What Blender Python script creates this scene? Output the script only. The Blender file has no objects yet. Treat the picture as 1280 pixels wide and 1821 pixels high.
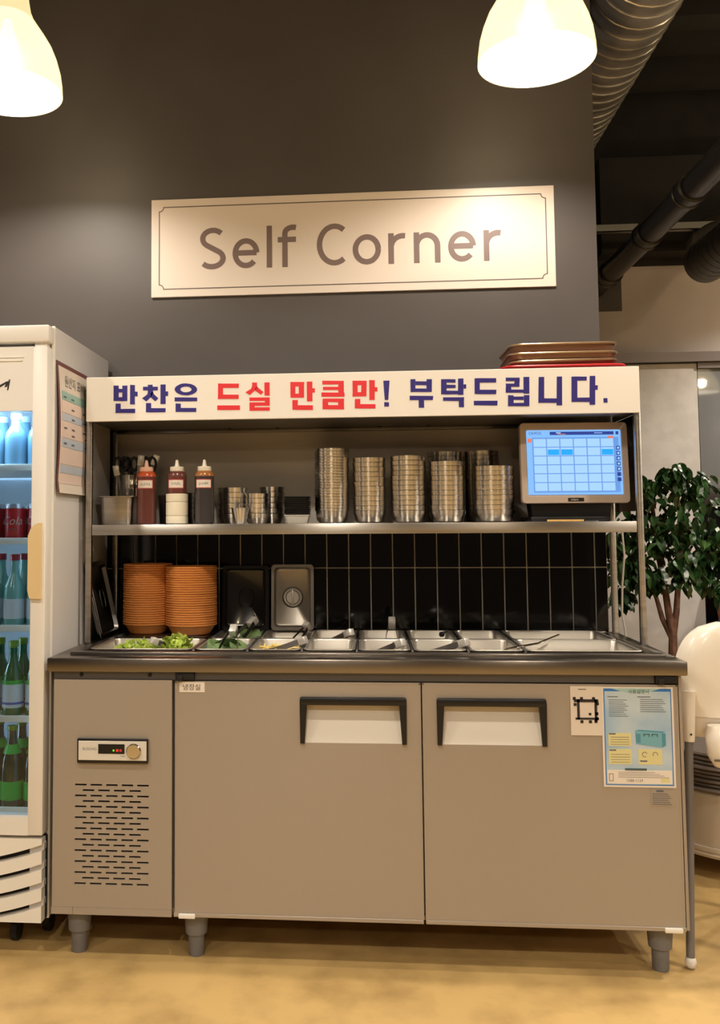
import bpy, bmesh, math, random
from mathutils import Vector, Matrix
random.seed(7)
scene = bpy.context.scene
COL = scene.collection
PI = math.pi

# ------------------------------------------------------------------ camera
F_PX, PX, PY = 1637.78, 505.79, 827.29
YAW, PITCH, ROLL = .0853, .0674, -.0066
cam = bpy.data.cameras.new('camera')
cam.sensor_fit = 'HORIZONTAL'
cam.sensor_width = 36.0
cam.lens = F_PX * 36.0 / 1280.0
cam.shift_x = (640.0 - PX) / 1280.0
cam.shift_y = -(910.5 - PY) / 1280.0
cam.clip_start = .05
cam_ob = bpy.data.objects.new('camera', cam)
COL.objects.link(cam_ob)
cam_ob.location = (.9214, -2.6365, 1.2252)
cam_ob.matrix_world = (Matrix.Translation((.9214, -2.6365, 1.2252)) @ Matrix.Rotation(YAW, 4, 'Z')
                       @ Matrix.Rotation(PI / 2 + PITCH, 4, 'X') @ Matrix.Rotation(ROLL, 4, 'Z'))
scene.camera = cam_ob

# ------------------------------------------------------------------ world, exposure
world = bpy.data.worlds.new('world')
scene.world = world
world.use_nodes = True
world.node_tree.nodes['Background'].inputs[0].default_value = (.9, .8, .7, 1)
world.node_tree.nodes['Background'].inputs[1].default_value = .05
vs = scene.view_settings
vs.view_transform = 'Standard'
vs.look = 'None'
vs.gamma = 1.0
vs.use_curve_mapping = False
vs.exposure = 0.12
LAMP_W = 80.0            # bulb in each pendant of the room
LAMP_NEAR_W = 46.0       # the two pendants over the counter
WARM = (1.0, .89, .75)

# ------------------------------------------------------------------ materials
def lin(c):
    return tuple(((x / 255) / 12.92 if x / 255 <= .04045 else ((x / 255 + .055) / 1.055) ** 2.4) for x in c)

MATS = {}
def mat(name, rgb, rough=.5, metal=0.0, emit=None, estr=0.0, spec=.5, coat=0.0, noise=None, brush=None,
        aniso=0.0, trans=0.0, alpha=1.0):
    m = bpy.data.materials.new(name)
    m.use_nodes = True
    nt = m.node_tree
    b = nt.nodes['Principled BSDF']
    c = lin(rgb)
    b.inputs['Base Color'].default_value = (*c, 1)
    b.inputs['Roughness'].default_value = rough
    b.inputs['Metallic'].default_value = metal
    b.inputs['Specular IOR Level'].default_value = spec
    b.inputs['Coat Weight'].default_value = coat
    b.inputs['Transmission Weight'].default_value = trans
    b.inputs['Alpha'].default_value = alpha
    if emit:
        b.inputs['Emission Color'].default_value = (*lin(emit), 1)
        b.inputs['Emission Strength'].default_value = estr
    if aniso:                      # brushed sideways: highlights smear up and down
        b.inputs['Anisotropic'].default_value = aniso
        cv = nt.nodes.new('ShaderNodeCombineXYZ')
        cv.inputs[1].default_value = .06
        cv.inputs[2].default_value = 1.0
        nt.links.new(cv.outputs[0], b.inputs['Tangent'])
    def coords(scale):
        t = nt.nodes.new('ShaderNodeTexCoord')
        p = nt.nodes.new('ShaderNodeMapping')
        p.inputs['Scale'].default_value = scale
        nt.links.new(t.outputs['Object'], p.inputs['Vector'])
        return p
    if noise:                      # (scale, second colour, low, high, detail)
        sc, rgb2, lo, hi = noise[:4]
        p = coords((sc, sc, sc) if not isinstance(sc, tuple) else sc)
        n = nt.nodes.new('ShaderNodeTexNoise')
        n.inputs['Scale'].default_value = 1.0
        n.inputs['Detail'].default_value = 6.0
        r = nt.nodes.new('ShaderNodeValToRGB')
        r.color_ramp.elements[0].position = lo
        r.color_ramp.elements[1].position = hi
        r.color_ramp.elements[0].color = (*c, 1)
        r.color_ramp.elements[1].color = (*lin(rgb2), 1)
        nt.links.new(p.outputs[0], n.inputs['Vector'])
        nt.links.new(n.outputs['Fac'], r.inputs['Fac'])
        nt.links.new(r.outputs[0], b.inputs['Base Color'])
    if brush:                      # (scale xyz, strength)
        p = coords(brush[0])
        n = nt.nodes.new('ShaderNodeTexNoise')
        n.inputs['Scale'].default_value = 1.0
        n.inputs['Detail'].default_value = 2.0
        bm = nt.nodes.new('ShaderNodeBump')
        bm.inputs['Strength'].default_value = brush[1]
        bm.inputs['Distance'].default_value = .002
        nt.links.new(p.outputs[0], n.inputs['Vector'])
        nt.links.new(n.outputs['Fac'], bm.inputs['Height'])
        nt.links.new(bm.outputs[0], b.inputs['Normal'])
    MATS[name] = m
    return m

def glassy(name, tint, refl_rough=.02, mixfac=None):
    """thin pane: see-through with fresnel reflection"""
    m = bpy.data.materials.new(name)
    m.use_nodes = True
    nt = m.node_tree
    nt.nodes.clear()
    out = nt.nodes.new('ShaderNodeOutputMaterial')
    mx = nt.nodes.new('ShaderNodeMixShader')
    tr = nt.nodes.new('ShaderNodeBsdfTransparent')
    gl = nt.nodes.new('ShaderNodeBsdfGlossy')
    fr = nt.nodes.new('ShaderNodeFresnel')
    fr.inputs['IOR'].default_value = 1.5
    tr.inputs[0].default_value = (*lin(tint), 1)
    gl.inputs['Roughness'].default_value = refl_rough
    nt.links.new(fr.outputs[0], mx.inputs[0])
    nt.links.new(tr.outputs[0], mx.inputs[1])
    nt.links.new(gl.outputs[0], mx.inputs[2])
    nt.links.new(mx.outputs[0], out.inputs[0])
    MATS[name] = m
    return m

mat('wall_paint', (80, 74, 72), .5, noise=(2.2, (74, 68, 66), .35, .7))
mat('far_wall', (200, 190, 186), .6, noise=(3, (190, 180, 176), .4, .7))
mat('far_panel', (222, 218, 216), .55, noise=((9, 9, 9), (212, 208, 206), .45, .6))
mat('ceiling_black', (44, 42, 42), .8, noise=(6, (36, 34, 35), .4, .65))
mat('room_wall', (70, 62, 57), .7, noise=(2, (62, 55, 50), .4, .7))
mat('concrete', (204, 170, 110), .45, noise=(7, (158, 128, 80), .42, .8))
mat('grout', (232, 224, 206), .7)
mat('tile_black', (8, 8, 10), .09)
mat('steel', (186, 181, 175), .33, 1.0, aniso=.9, noise=((2, 30, 60), (170, 165, 158), .4, .65))
mat('steel_dark', (124, 120, 117), .34, 1.0, aniso=.85)
mat('steel_shiny', (205, 200, 192), .16, 1.0)
mat('steel_bowl', (220, 215, 208), .26, 1.0, aniso=.95)
mat('steel_panel', (186, 180, 174), .45, .55, aniso=.6, noise=((2, 8, 12), (178, 171, 164), .4, .65))
mat('steel_mirror', (185, 180, 178), .1, 1.0)
mat('front_metal', (172, 161, 148), .45, .45, aniso=.7)
mat('under_strip', (104, 104, 110), .4, .6)
mat('dark_gap', (22, 19, 19), .7)
mat('black_plastic', (20, 19, 20), .38)
mat('pocket_white', (222, 216, 206), .5)
mat('foot_grey', (118, 117, 119), .5)
mat('white_plastic', (238, 234, 226), .35)
mat('cream_plastic', (236, 222, 190), .4)
mat('handle_cream', (226, 200, 150), .45)
mat('white_sheet', (236, 232, 226), .4, noise=(1.2, (228, 224, 220), .4, .7))
mat('fridge_side', (208, 204, 202), .35, noise=(1.5, (198, 194, 193), .4, .7))
mat('fridge_inner', (215, 228, 240), .5)
mat('board_white', (240, 234, 226), .28)
mat('navy', (52, 44, 126), .35)
mat('red', (226, 52, 60), .35)
mat('sign_board', (224, 211, 200), .36)
mat('sign_text', (120, 100, 96), .4)
mat('sign_line', (96, 84, 80), .5)
mat('paper', (236, 226, 214), .6)
mat('paper_warm', (226, 214, 200), .55)
mat('ink', (40, 34, 36), .6)
mat('ink_soft', (96, 100, 112), .6)
mat('poster_blue', (158, 190, 218), .4, noise=((5, 5, 7), (196, 212, 222), .38, .62))
mat('poster_strong', (52, 122, 196), .4)
mat('poster_green', (170, 206, 200), .4)
mat('poster_yellow', (224, 216, 158), .45)
mat('poster_teal', (84, 150, 172), .4)
mat('poster_teal_light', (120, 178, 196), .4)
mat('poster_dark', (74, 96, 104), .4)
mat('board_red', (120, 74, 74), .5)
mat('row_pink', (226, 204, 192), .5)
mat('row_blue', (186, 194, 206), .5)
mat('row_green', (150, 186, 176), .5)
mat('basket', (218, 140, 74), .3)
mat('sauce_red', (106, 62, 56), .22, coat=.4)
mat('sauce_orange', (196, 84, 44), .25, coat=.4)
mat('sauce_dark', (66, 62, 62), .22, coat=.4)
mat('sauce_amber', (172, 110, 58), .22, coat=.4)
mat('nozzle_pink', (238, 190, 168), .4)
mat('nozzle_white', (240, 232, 214), .4)
mat('tape_white', (236, 228, 206), .5)
mat('label_red', (196, 70, 72), .5)
mat('bezel', (190, 172, 158), .4)
mat('lettuce', (150, 178, 62), .5, noise=(40, (196, 206, 104), .35, .65))
mat('leaf_green', (84, 108, 60), .5, noise=(60, (112, 136, 88), .4, .6))
mat('pickle', (214, 186, 98), .4, noise=(60, (234, 214, 140), .4, .6))
mat('sauce_paste', (150, 84, 40), .4, noise=(40, (186, 130, 74), .4, .6))
mat('residue', (196, 150, 100), .4, noise=((22, 22, 40), (224, 206, 180), .45, .6))
mat('pan_inside', (188, 182, 173), .36, .85)
mat('tray_brown', (132, 96, 78), .35, .35)
mat('tray_rim', (176, 150, 122), .3, .7)
mat('tray_red', (196, 34, 38), .4)
mat('duct', (208, 202, 192), .36, .85, noise=((3, 9, 3), (140, 134, 126), .4, .7))
mat('duct_dark', (112, 108, 106), .5, .9)
mat('pipe_black', (40, 37, 36), .3)
mat('strut', (150, 148, 142), .4, .9)
mat('dark_frame', (62, 56, 56), .45)
mat('steel_lintel', (120, 112, 112), .4, .6)
mat('window_grey', (128, 130, 134), .03, spec=1.0)  # even grey tone with sharp reflections for the upper pane
mat('night_glass', (18, 18, 22), .05)
mat('leaf', (34, 62, 30), .28, noise=(7, (70, 100, 48), .45, .62))
mat('bark', (128, 92, 74), .8, noise=(30, (96, 66, 54), .4, .6))
mat('soil', (52, 40, 32), .9)
mat('terracotta', (166, 84, 42), .6)
mat('pot_grey', (120, 116, 112), .6)
mat('chair_white', (240, 230, 214), .22, coat=.3)
mat('leg_grey', (128, 126, 128), .45, .3)
mat('drum_cream', (206, 192, 172), .5)
mat('mat_grey', (104, 92, 82), .6)
mat('cable', (196, 192, 184), .5)
mat('wood_yellow', (222, 176, 96), .5)
mat('can_red', (186, 34, 42), .3, coat=.4)
mat('can_silver', (200, 200, 204), .25, .9)
mat('bottle_clear', (120, 176, 170), .12, spec=.8)
mat('bottle_green', (24, 96, 52), .12, spec=.8)
mat('bottle_dark', (30, 52, 40), .12, spec=.8)
mat('bottle_blue', (110, 150, 176), .2)
mat('cap_red', (150, 34, 44), .35)
mat('cap_lime', (116, 150, 40), .35)
mat('label_pale', (206, 216, 224), .5)
mat('label_green', (40, 176, 62), .45)
mat('label_blue', (60, 92, 176), .45)
mat('rubber', (26, 24, 24), .7)
mat('lid_plastic', (30, 29, 31), .16, coat=.5)
mat('clamp_steel', (232, 227, 220), .32, .55)
mat('lid_steel', (172, 167, 161), .28, .9)
mat('steel_top', (140, 132, 124), .27, 1.0, aniso=.75)
mat('screen_bg', (20, 30, 50), .4, emit=(132, 190, 255), estr=.95)
mat('screen_cell', (20, 30, 50), .4, emit=(164, 208, 255), estr=1.0)
mat('screen_grid', (20, 30, 50), .4, emit=(112, 164, 238), estr=.85)
mat('screen_cyan', (20, 30, 50), .4, emit=(30, 170, 250), estr=.95)
mat('screen_navy', (10, 16, 40), .4, emit=(44, 66, 150), estr=.9)
mat('screen_orange', (40, 20, 10), .4, emit=(240, 130, 100), estr=.9)
mat('led_red', (60, 8, 8), .4, emit=(255, 30, 40), estr=1.6)
mat('led_green', (8, 60, 8), .4, emit=(120, 230, 40), estr=1.2)
mat('led_dim', (60, 14, 10), .4, emit=(200, 60, 40), estr=.7)
mat('shade_glass', (90, 84, 70), .3, emit=(255, 230, 172), estr=1.0)
mat('shade_inner', (50, 48, 44), .3, emit=(255, 244, 214), estr=2.2)
mat('bulb', (255, 250, 236), .3, emit=(255, 246, 224), estr=5.0)
mat('fridge_light', (240, 248, 255), .3, emit=(190, 226, 255), estr=5.0)
glassy('pane', (235, 242, 246))
def leak(name, k):
    """opal glass lets a share of the bulb's light through"""
    nt = MATS[name].node_tree
    out = [n for n in nt.nodes if n.type == 'OUTPUT_MATERIAL'][0]
    b = nt.nodes['Principled BSDF']
    mx = nt.nodes.new('ShaderNodeMixShader')
    mx.inputs[0].default_value = k
    tr = nt.nodes.new('ShaderNodeBsdfTransparent')
    tr.inputs[0].default_value = (1, .93, .8, 1)
    nt.links.new(b.outputs[0], mx.inputs[1])
    nt.links.new(tr.outputs[0], mx.inputs[2])
    nt.links.new(mx.outputs[0], out.inputs[0])
leak('shade_glass', .30)
leak('shade_inner', .30)

# ------------------------------------------------------------------ mesh helpers
class MB:
    """collects verts and faces for ONE mesh object"""
    def __init__(s):
        s.v, s.f, s.m = [], [], []
    def add(s, vs_, fs, mi=0, M=None):
        o = len(s.v)
        for p in vs_:
            p = Vector(p)
            if M is not None: p = M @ p
            s.v.append(tuple(p))
        for f in fs:
            s.f.append([i + o for i in f]); s.m.append(mi)
        return s
    def box(s, x0, x1, y0, y1, z0, z1, mi=0, bev=0.0, M=None, seg=2):
        if bev > 0:
            bm = bmesh.new()
            bmesh.ops.create_cube(bm, size=1.0)
            for v in bm.verts:
                v.co = ((x0 + x1) / 2 + v.co.x * (x1 - x0), (y0 + y1) / 2 + v.co.y * (y1 - y0), (z0 + z1) / 2 + v.co.z * (z1 - z0))
            bmesh.ops.bevel(bm, geom=list(bm.edges), offset=bev, segments=seg, profile=.5, affect='EDGES')
            bm.verts.index_update()
            s.add([tuple(v.co) for v in bm.verts], [[v.index for v in f.verts] for f in bm.faces], mi, M)
            bm.free()
            return s
        return s.add([(x0, y0, z0), (x1, y0, z0), (x1, y1, z0), (x0, y1, z0), (x0, y0, z1), (x1, y0, z1), (x1, y1, z1), (x0, y1, z1)],
                     [[0, 3, 2, 1], [4, 5, 6, 7], [0, 1, 5, 4], [1, 2, 6, 5], [2, 3, 7, 6], [3, 0, 4, 7]], mi, M)
    def lathe(s, prof, n=24, c=(0, 0, 0), mi=0, M=None, cap0=True, cap1=True):
        vs_, fs = [], []
        for r, z in prof:
            for i in range(n):
                a = 2 * PI * i / n
                vs_.append((c[0] + r * math.cos(a), c[1] + r * math.sin(a), c[2] + z))
        for k in range(len(prof) - 1):
            for i in range(n):
                j = (i + 1) % n
                fs.append([k * n + i, k * n + j, (k + 1) * n + j, (k + 1) * n + i])
        if cap0: fs.append([i for i in range(n)][::-1])
        if cap1: fs.append([(len(prof) - 1) * n + i for i in range(n)])
        return s.add(vs_, fs, mi, M)
    def tube(s, pts, r, n=8, mi=0, cap=True, M=None):
        pts = [Vector(p) for p in pts]
        rs = r if isinstance(r, (list, tuple)) else [r] * len(pts)
        t0 = (pts[1] - pts[0]).normalized()
        up = Vector((0, 0, 1)) if abs(t0.z) < .9 else Vector((1, 0, 0))
        u = t0.cross(up).normalized()
        vs_, fs = [], []
        for k, p in enumerate(pts):
            if k == 0: t = pts[1] - pts[0]
            elif k == len(pts) - 1: t = pts[-1] - pts[-2]
            else: t = pts[k + 1] - pts[k - 1]
            t.normalize()
            u = (u - t * u.dot(t)).normalized()
            w = t.cross(u)
            for i in range(n):
                a = 2 * PI * i / n
                vs_.append(tuple(p + (u * math.cos(a) + w * math.sin(a)) * rs[k]))
        for k in range(len(pts) - 1):
            for i in range(n):
                j = (i + 1) % n
                fs.append([k * n + i, k * n + j, (k + 1) * n + j, (k + 1) * n + i])
        if cap:
            fs.append([i for i in range(n)][::-1]); fs.append([(len(pts) - 1) * n + i for i in range(n)])
        return s.add(vs_, fs, mi, M)
    def loft(s, rings, mi=0, M=None, cap0=True, cap1=False, seg=4):
        """rings of (width x, depth y, corner radius, z[, cx, cy]) as rounded rectangles"""
        vs_, fs = [], []
        n = 4 * (seg + 1)
        for rg in rings:
            w, d, r, z = rg[:4]
            cx, cy = (rg[4], rg[5]) if len(rg) > 4 else (0, 0)
            r = max(min(r, w / 2 - 1e-5, d / 2 - 1e-5), 1e-5)
            for q, (sx, sy) in enumerate(((1, 1), (-1, 1), (-1, -1), (1, -1))):
                for i in range(seg + 1):
                    a = PI / 2 * (q + i / seg)
                    vs_.append((cx + sx * (w / 2 - r) + r * math.cos(a), cy + sy * (d / 2 - r) + r * math.sin(a), z))
        for k in range(len(rings) - 1):
            for i in range(n):
                j = (i + 1) % n
                fs.append([k * n + i, k * n + j, (k + 1) * n + j, (k + 1) * n + i])
        if cap0: fs.append(list(range(n))[::-1])
        if cap1: fs.append([(len(rings) - 1) * n + i for i in range(n)])
        return s.add(vs_, fs, mi, M)
    def polyxz(s, poly, y0, y1, mi=0, M=None):
        """polygon in the XZ plane, front at y0 (towards the camera), back at y1"""
        ar = sum(poly[i][0] * poly[(i + 1) % len(poly)][1] - poly[(i + 1) % len(poly)][0] * poly[i][1] for i in range(len(poly)))
        if ar < 0: poly = poly[::-1]
        n = len(poly)
        vs_ = [(x, y0, z) for x, z in poly] + [(x, y1, z) for x, z in poly]
        fs = [list(range(n)), list(range(n, 2 * n))[::-1]] + [[i, n + i, n + (i + 1) % n, (i + 1) % n] for i in range(n)]
        return s.add(vs_, fs, mi, M)
    def stroke(s, pts, w, y0, y1, mi=0, closed=False, M=None):
        """flat ribbon of width w along a polyline in the XZ plane"""
        n = len(pts)
        L, R = [], []
        for i in range(n):
            p = Vector(pts[i])
            a = Vector(pts[i - 1]) if (i > 0 or closed) else None
            b = Vector(pts[(i + 1) % n]) if (i < n - 1 or closed) else None
            d1 = (p - a).normalized() if a is not None else None
            d2 = (b - p).normalized() if b is not None else None
            if d1 is None: d1 = d2
            if d2 is None: d2 = d1
            t = (d1 + d2)
            t = t.normalized() if t.length > 1e-6 else d1
            nrm = Vector((-t.y, t.x))
            k = 1.0 / max(.5, nrm.dot(Vector((-d1.y, d1.x))))
            L.append(p + nrm * w / 2 * k); R.append(p - nrm * w / 2 * k)
        m = n if closed else n - 1
        for i in range(m):
            j = (i + 1) % n
            s.polyxz([tuple(R[i]), tuple(R[j]), tuple(L[j]), tuple(L[i])], y0, y1, mi, M)
        return s

def wpos(o):
    p = Vector((0, 0, 0))
    while o is not None:
        p += o.location; o = o.parent
    return p

def obj(name, mb, mats, parent=None, local=False, flat=False):
    me = bpy.data.meshes.new(name)
    me.from_pydata(mb.v, [], mb.f)
    if isinstance(mats, str): mats = [mats]
    for m in mats: me.materials.append(MATS[m])
    if len(mats) > 1:
        me.polygons.foreach_set('material_index', mb.m)
    if not flat:
        me.polygons.foreach_set('use_smooth', [True] * len(me.polygons))
        me.set_sharp_from_angle(angle=math.radians(35))
    me.update()
    o = bpy.data.objects.new(name, me)
    COL.objects.link(o)
    if parent is not None:
        o.parent = parent
        if not local: o.location = -wpos(parent)
    elif not local:                         # origin at the base of the thing
        xs = [v[0] for v in mb.v]; ys = [v[1] for v in mb.v]; zs = [v[2] for v in mb.v]
        b = Vector(((min(xs) + max(xs)) / 2, (min(ys) + max(ys)) / 2, min(zs)))
        me.transform(Matrix.Translation(-b))
        o.location = b
    return o

def tag(o, label, cat, group=None, kind=None):
    o['label'] = label
    o['category'] = cat
    if group: o['group'] = group
    if kind: o['kind'] = kind
    return o

def thing(name, label, cat, loc, group=None, rotz=0.0):
    o = bpy.data.objects.new(name, None)
    o.empty_display_size = .05
    COL.objects.link(o)
    o.location = loc
    o.rotation_euler = (0, 0, rotz)
    return tag(o, label, cat, group)

def struct(name, mb, mats, label=None, parent=None):
    o = obj(name, mb, mats, parent)
    if parent is None:
        o['kind'] = 'structure'
        if label: o['label'] = label
    return o

def copy_tree(o, parent=None):
    c = o.copy()
    COL.objects.link(c)
    c.parent = parent
    for ch in list(o.children): copy_tree(ch, c)
    return c

def text_mesh(body, size):
    cu = bpy.data.curves.new('txt', 'FONT')
    cu.body = body
    cu.size = size
    cu.resolution_u = 3
    o = bpy.data.objects.new('txt', cu)
    COL.objects.link(o)
    dg = bpy.context.evaluated_depsgraph_get()
    me = bpy.data.meshes.new_from_object(o.evaluated_get(dg))
    vs_ = [tuple(v.co) for v in me.vertices]
    fs = [list(p.vertices) for p in me.polygons]
    bpy.data.objects.remove(o); bpy.data.curves.remove(cu); bpy.data.meshes.remove(me)
    return vs_, fs

def text_into(mb, body, size, M, mi=0):
    """flat lettering, local x along the line and local y up, placed by M"""
    vs_, fs = text_mesh(body, size)
    mb.add(vs_, fs, mi, M)

def face_front(x, y, z):        # text plane facing -Y
    return Matrix.Translation((x, y, z)) @ Matrix.Rotation(PI / 2, 4, 'X')

ORD = ['lowest', 'second', 'third', 'fourth', 'fifth', 'sixth', 'seventh', 'eighth', 'ninth', 'tenth', 'eleventh', 'twelfth',
       'thirteenth', 'fourteenth', 'fifteenth', 'sixteenth', 'seventeenth', 'eighteenth', 'nineteenth', 'twentieth',
       'twenty-first', 'twenty-second', 'twenty-third', 'twenty-fourth', 'twenty-fifth', 'twenty-sixth', 'twenty-seventh',
       'twenty-eighth', 'twenty-ninth', 'thirtieth']
def rank(k, n):
    if k == 0: return 'lowest'
    if k == n - 1: return 'topmost'
    return ORD[k] + ' from the bottom'
# ================================================================== THE ROOM
FAR = 2.70          # the far wall beyond the partition
CEIL = 3.75
struct('floor', MB().box(-3.2, 5.2, -6.2, 3.2, -.05, 0), 'concrete', 'worn polished concrete floor')
struct('ceiling', MB().box(-3.2, 5.2, -6.2, 3.2, CEIL, CEIL + .05), 'ceiling_black', 'black painted open ceiling')
wall_back = struct('wall_back', MB().box(-3.2, 1.766, .69, .95, 0, CEIL), 'wall_paint', 'dark grey painted partition wall behind the counter')
wf = MB()
wf.box(1.766, 5.2, FAR, FAR + .1, 2.19, CEIL)
struct('wall_far', wf, 'far_wall', 'greyish beige upper wall beyond the partition')
struct('wall_left', MB().box(-3.3, -3.2, -6.2, 3.2, 0, CEIL), 'room_wall', 'plain wall on the left side of the room')
struct('wall_right', MB().box(5.2, 5.3, -6.2, 3.2, 0, CEIL), 'room_wall', 'plain wall on the right side of the room')
struct('wall_front', MB().box(-3.2, 5.2, -6.3, -6.2, 0, CEIL), 'room_wall', 'plain wall behind the viewer')
struct('wall_panel', MB().box(1.766, 2.795, FAR - .03, FAR + .06, 0, 2.13), 'far_panel', 'light grey wall panel behind the leafy tree')
struct('trim_1', MB().box(1.766, 5.2, FAR - .07, FAR + .02, 2.135, 2.19), 'steel_lintel', 'dark metal lintel above the window and wall panel')
# window to the right of the panel
w1 = struct('window_1', MB().box(2.795, 5.2, FAR - .02, FAR + .0, .02, 2.135), 'night_glass', 'dark window pane beside the light grey wall panel')
obj('pane', MB().box(2.80, 4.2, FAR - .026, FAR - .02, 1.43, 2.10), 'window_grey', w1)
obj('window_frame', MB().box(2.797, 4.2, FAR - .05, FAR - .02, 1.345, 1.43, bev=.004), 'dark_frame', w1)
obj('window_frame', MB().box(2.797, 4.2, FAR - .045, FAR - .02, 2.10, 2.135), 'steel_lintel', w1)
for z in (1.325, 1.12, .915):
    obj('rail', MB().box(2.80, 4.2, FAR - .035, FAR - .027, z, z + .006), 'white_plastic', w1)
for x in (2.90, 3.12, 3.34):
    obj('rail', MB().box(x, x + .006, FAR - .035, FAR - .027, .9, 1.33), 'white_plastic', w1)
struct('window_ledge', MB().box(2.80, 4.2, FAR - .42, FAR - .03, 0, .69, bev=.005), 'dark_frame', 'low dark ledge under the window carrying the brown planter')
# beams and struts below the black ceiling
for k, (y, z0, z1) in enumerate(((.95, 3.62, 3.75), (1.70, 3.62, 3.75), (2.34, 3.62, 3.75))):
    struct('ceiling_beam', MB().box(1.766, 5.2, y, y + .14, z0, z1), 'ceiling_black',
           ['black ceiling beam nearest the partition wall', 'middle black ceiling beam above the silver duct', 'black ceiling beam nearest the far wall'][k])
struct('soffit', MB().box(2.262, 5.2, FAR - .16, FAR + .02, 2.74, 3.28), 'ceiling_black', 'black soffit along the top of the far wall')
struct('soffit', MB().box(1.766, 5.2, FAR - .012, FAR + .02, 2.70, CEIL), 'ceiling_black', 'black painted strip at the top of the far wall')
st = MB()
st.box(1.766, 5.2, 2.20, 2.24, 2.752, 2.756)
st.box(1.766, 5.2, 2.20, 2.204, 2.752, 2.79)
st.box(1.766, 5.2, 2.236, 2.24, 2.752, 2.79)
tag(obj('strut_channel', st, 'strut'), 'galvanised steel strut channel running across under the black ceiling', 'strut')

# black glazed wall tiles behind the counter, each tile its own piece
gr = MB().box(-.10, 1.766, .684, .6905, .80, 1.647)
obj('grout', gr, 'grout', wall_back)
TP, TW = .0780, .0738
tile_me = None
x = .944 - 13 * TP
ci = 0
while x < 1.766:
    w = min(TW, 1.764 - x - .0021)
    for ri, z in enumerate((.796, 1.079, 1.362)):
        if w > .012:
            if w < TW - 1e-4 or tile_me is None:
                o = obj('tile', MB().box(0, w, 0, .0075, 0, .2788, bev=.0012, seg=1), 'tile_black', wall_back, local=True)
                if w >= TW - 1e-4: tile_me = o.data
            else:
                o = bpy.data.objects.new('tile', tile_me); COL.objects.link(o); o.parent = wall_back
            o.location = Vector((x + .0021, .6775 + random.uniform(-.0004, .0004), z + .0021)) - wpos(wall_back)
            o.rotation_euler = (random.uniform(-.002, .002), 0, random.uniform(-.004, .004))
    x += TP; ci += 1

# ================================================================== PENDANT LAMPS
PROF = [(.173, 0), (.1715, .03), (.166, .07), (.155, .11), (.139, .15), (.118, .185), (.098, .215), (.082, .24), (.072, .265), (.066, .30), (.062, .335)]
def pendant(loc, label, watts, group=None):
    t = thing('pendant_lamp', label, 'lamp', loc, group)
    sh = MB()
    sh.lathe(PROF, 48, cap0=False, cap1=True)
    so = obj('lamp_shade', sh, 'shade_glass', t, local=True)
    inn = MB()
    inn.lathe([(r - .003, z + (.0 if k == 0 else -.002)) for k, (r, z) in enumerate(PROF[:8])], 48, cap0=False, cap1=True)
    inn.f = [f[::-1] for f in inn.f]
    obj('shade_lining', inn, 'shade_inner', so, local=True)
    h = MB()
    h.lathe([(.03, .335), (.03, .39), (.012, .41), (.008, .42)], 20)
    obj('lamp_holder', h, 'black_plastic', t, local=True)
    c = MB()
    c.tube([(0, 0, .415), (0, 0, CEIL - loc[2])], .0035, 8)
    obj('cord', c, 'black_plastic', t, local=True)
    b = MB()
    b.lathe([(.004, -.036), (.02, -.03), (.03, -.012), (.032, .004), (.026, .026), (.016, .045), (.014, .07)], 20, c=(0, 0, .165))
    bo = obj('bulb', b, 'bulb', t, local=True); bo.visible_shadow = True
    l = bpy.data.lights.new('bulb_light', 'POINT')
    l.energy = watts
    l.color = WARM
    l.shadow_soft_size = .045
    lo = bpy.data.objects.new('bulb_light', l)
    COL.objects.link(lo)
    lo.parent = t
    lo.location = (0, 0, .10)
    return t

pendant((1.455, .10, 2.62), 'glowing cream bell pendant lamp above the right half of the Self Corner sign', LAMP_NEAR_W)
pendant((-.185, .10, 2.60), 'glowing cream bell pendant lamp cut off at the upper left edge', LAMP_NEAR_W)
for (x, y) in ((-.75, -1.0), (.75, -1.05), (3.25, .75), (3.6, 2.0), (2.72, -.25), (4.45, -1.9), (4.8, -3.5), (-1.2, -2.9), (.5, -3.0), (2.5, -3.0), (-.6, -4.9), (1.2, -5.0), (3.2, -4.9)):
    pendant((x, y, 2.6), 'cream bell pendant lamp lighting the room, seen only in reflections', LAMP_W * (.72 if y == -1.0 or y == -1.05 else 1.0), 'pendant lamps of the room behind the viewer')

# ================================================================== DUCTS AND PIPES
DX, DZ, DR = 2.047, 3.40, .19
t = thing('spiral_duct', 'large silver spiral duct running under the ceiling at upper right', 'duct', (DX, .5, DZ - DR))
d = MB(); d.tube([(DX, -2.4, DZ), (DX, FAR, DZ)], DR, 48, cap=False)
obj('duct_wall', d, 'duct', t)
hs = MB()
pts = []
turns = 48
y0, y1 = -1.2, FAR - .02
N = turns * 24
for i in range(N + 1):
    a = 2 * PI * i / 24
    pts.append((DX + (DR + .001) * math.cos(a), y0 + (y1 - y0) * i / N, DZ + (DR + .001) * math.sin(a)))
hs.tube(pts, .0042, 5)
obj('spiral_seam', hs, 'duct', t)

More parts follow.
